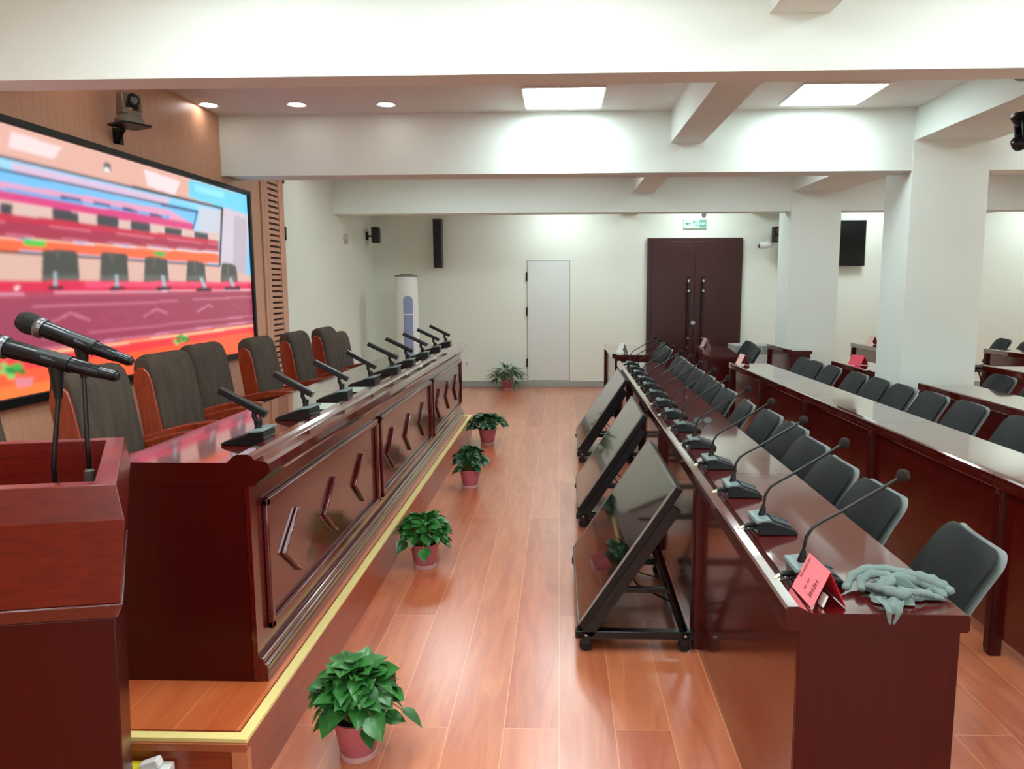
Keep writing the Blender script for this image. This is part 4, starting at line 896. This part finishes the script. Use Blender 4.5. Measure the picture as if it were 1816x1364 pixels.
p2=plant(-.752,3.957,'second nearest potted plant, with one leaf trailing low on its left',23,120,.15,.17,LEAF,.068,[(2.2,.2,.10),(5.6,.18,.16)])
p3=plant(-.70,5.636,'third nearest potted plant, dark leaves hanging around a pink pot',35,120,.13,.19,LEAF2,.062,[])
p4=plant(-.72,7.254,'fourth nearest potted plant, standing just beyond the platform corner',47,110,.165,.14,LEAF2,.064,[(0,.2,.2)],k=1.12)
p5=plant(-.80,11.25,'farthest potted plant, feathery leaves against the back wall skirting',59,60,.19,.16,LEAF2,.09,[],fern=True,k=1.18)
# ================================================================ SMALL THINGS ON TABLES
def card(x,y,z,rz,label,m1,m2,w_=.12,h=.10,sp=.045,writing=False):
    t=thing('name_card',label,'name card',(x,y,z),rz)
    th=.0012
    for s,mm,nm in ((-1,m1,'front_face'),(1,m2,'rear_face')):
        o=MB().prism([(s*sp,.0006),(0,h),(0,h-.003),(s*(sp-.003),.0006)],-w_/2,w_/2,'y').build(nm,mm,t)
        if s==-1: F_=o
    if writing:
        rnd=random.Random(5); K=MB(); an=math.atan2(sp,h)
        M=Matrix.Translation((-sp,0,0))@Matrix.Rotation(an,4,'Y')   # local: y along the card, z up the face, -x outwards
        def stroke(y0,z0,y1,z1,w):
            d=Vector((0,y1-y0,z1-z0)); n=Vector((0,-d.z,d.y)).normalized()*w/2; x=-.0012
            K.add([tuple(M@(Vector((x,y0,z0))+n)),tuple(M@(Vector((x,y1,z1))+n)),tuple(M@(Vector((x,y1,z1))-n)),tuple(M@(Vector((x,y0,z0))-n))],[(0,1,2,3)])
        def glyph(cy,cz,s):
            for k in range(3): stroke(cy-s*.45,cz-s*.35+k*s*.33,cy+s*.4+rnd.uniform(-.1,.1)*s,cz-s*.33+k*s*.33,s*.07)
            stroke(cy-s*.05,cz-s*.45,cy,cz+s*.45,s*.08); stroke(cy-s*.4,cz-s*.45,cy-s*.15,cz,s*.07); stroke(cy+s*.4,cz-s*.45,cy+s*.12,cz,s*.07); stroke(cy-s*.3,cz+s*.2,cy-s*.35,cz+s*.45,s*.06)
        for cz in (.088,.074,.060,.045): glyph(.047,cz,.014)
        for cz in (.052,.028): glyph(-.032,cz,.024)
        glyph(.004,.045,.013); glyph(.004,.028,.013)
        K.build('writing',INK,F_,fix=False)
        MB().box(-.006,.0,-.014,.01,0,.03,RT(-.012,-w_/2+.016,.0,0,.38,0)).build('white_support',WHITE,t)
    return t
card(.655,1.81,.763,.06,'pink folded card with dark handwriting at the near end of the front row',CARD,CARDR,.13,.092,.043,True)
card(1.86,7.55,.763,0,'pink folded card at the far end of the second row',CARDP,CARDR,.2,.11,.05)
card(3.02,7.55,.763,.55,'bright pink folded card on the third-row table left of the nearer column',mat('bright_pink_card',(224,70,92),.7),CARDR,.15,.10,.06)
card(4.28,10.25,.763,0,'pale pink folded card on the fourth-row greyish table',CARDP,CARDR,.16,.12,.055)
card(3.02,9.95,.763,0,'pale folded card on the third-row table beyond the farther column',CARDP,mat('dark_card',(70,52,50),.7),.16,.12,.055)
card(1.93,9.85,.763,.1,'pale brownish folded card on the dark table before the door',mat('brown_card',(190,150,146),.7),CARDP,.16,.12,.05)
card(.76,8.95,.763,.2,'white folded card on the small pale-topped table',mat('white_card',(236,238,230),.7),WHITE,.2,.12,.05)
# cloth
def cloth():
    t=thing('cleaning_cloth','crumpled sage green cloth lying on the near end of the front row','cloth',(.86,1.84,.763)); t.scale=(1.03,1,.72)
    out=[(-.06,.02),(-.03,.06),(.03,.078),(.085,.06),(.118,.01),(.105,-.045),(.05,-.045),(.01,-.075),(-.04,-.085),(-.08,-.05)]
    rnd=random.Random(3)
    def R(a):
        n=len(out); best=0
        for i in range(n):
            x0,y0=out[i];x1,y1=out[(i+1)%n]; c,s=math.cos(a),math.sin(a)
            det=(x1-x0)*s-(y1-y0)*c
            if abs(det)<1e-9: continue
            q=(y0*c-x0*s)/det; 
            if 0<=q<=1:
                r=(x0+(x1-x0)*q)*c+(y0+(y1-y0)*q)*s
                best=max(best,r)
        return best
    def fn(u,v):
        a=2*PI*u; r=R(a)*(1+.06*math.sin(7*a)+.05*math.sin(13*a+1)); x=r*v*math.cos(a); y=r*v*math.sin(a)
        ridge=(1-abs(math.sin(x*40+y*34+2*math.sin(y*28))))**2*.026+(1-abs(math.sin(y*52-x*30+1.5*math.sin(x*40))))**2*.022
        z=(ridge+.006)*min(1,(1-v)*3.2)+.002+.006*max(0,1-v*1.3)
        return (x,y,z)
    o=MB().grid(120,36,fn).build('crumpled_body',CLOTH,t,fix=False,angle=180)
    # thick rolled folds lying over the body and a corner hanging over the table end
    def roll(pts,r,name,fl=.6):
        n=22; P=[Vector(p) for p in pts]; Q=[]
        for k in range(n+1):
            s=k/n*(len(P)-1); i=min(int(s),len(P)-2); w_=s-i; p0=P[max(i-1,0)];p1=P[i];p2=P[i+1];p3=P[min(i+2,len(P)-1)]
            Q.append(.5*((2*p1)+(p2-p0)*w_+(2*p0-5*p1+4*p2-p3)*w_*w_+(3*p1-p0-3*p2+p3)*w_**3))
        rs=[r*(.55+.45*math.sin(PI*k/n))*(1+.15*math.sin(k*1.7)) for k in range(n+1)]
        MB().tube(Q,rs,12).build(name,CLOTH,t,angle=180)
    roll([(-.122,.0,.012),(-.085,.05,.035),(-.03,.085,.042),(.03,.085,.036),(.085,.06,.028),(.11,.02,.012)],.016,'rolled_fold')
    roll([(-.045,-.02,.035),(-.01,.015,.045),(.045,.02,.04),(.085,-.01,.03),(.1,-.045,.012)],.019,'rolled_fold')
    roll([(-.07,.01,.02),(-.05,-.04,.04),(-.02,-.065,.034),(.0,-.05,.03),(-.005,-.03,.034)],.017,'rolled_fold')
    roll([(.02,.045,.03),(.06,.02,.05),(.10,-.01,.04),(.125,-.03,.016)],.02,'rolled_fold')
    roll([(-.09,-.02,.02),(-.075,.02,.036),(-.04,.035,.05),(-.01,.01,.052),(-.03,-.02,.04),(-.05,-.01,.045)],.015,'rolled_fold')
    roll([(.0,-.03,.03),(.02,-.055,.035),(.05,-.05,.028),(.09,-.055,.012)],.012,'rolled_fold')
    def hang(u,v):
        x=-.085+.075*u*(1-.85*v)+.02*v; s=.085*v
        y=-.075-s if s<.045 else -.122-.004*math.sin(u*9)
        z=.024-.2*s+.006*math.sin(u*12+v*4) if s<.045 else .012-(s-.045)*1.25
        return (x,y,z)
    h=MB().grid(16,14,hang).build('hanging_corner',CLOTH,t,fix=False,angle=180)
    so=h.modifiers.new('thickness','SOLIDIFY'); so.thickness=.003; so.offset=0
cloth()
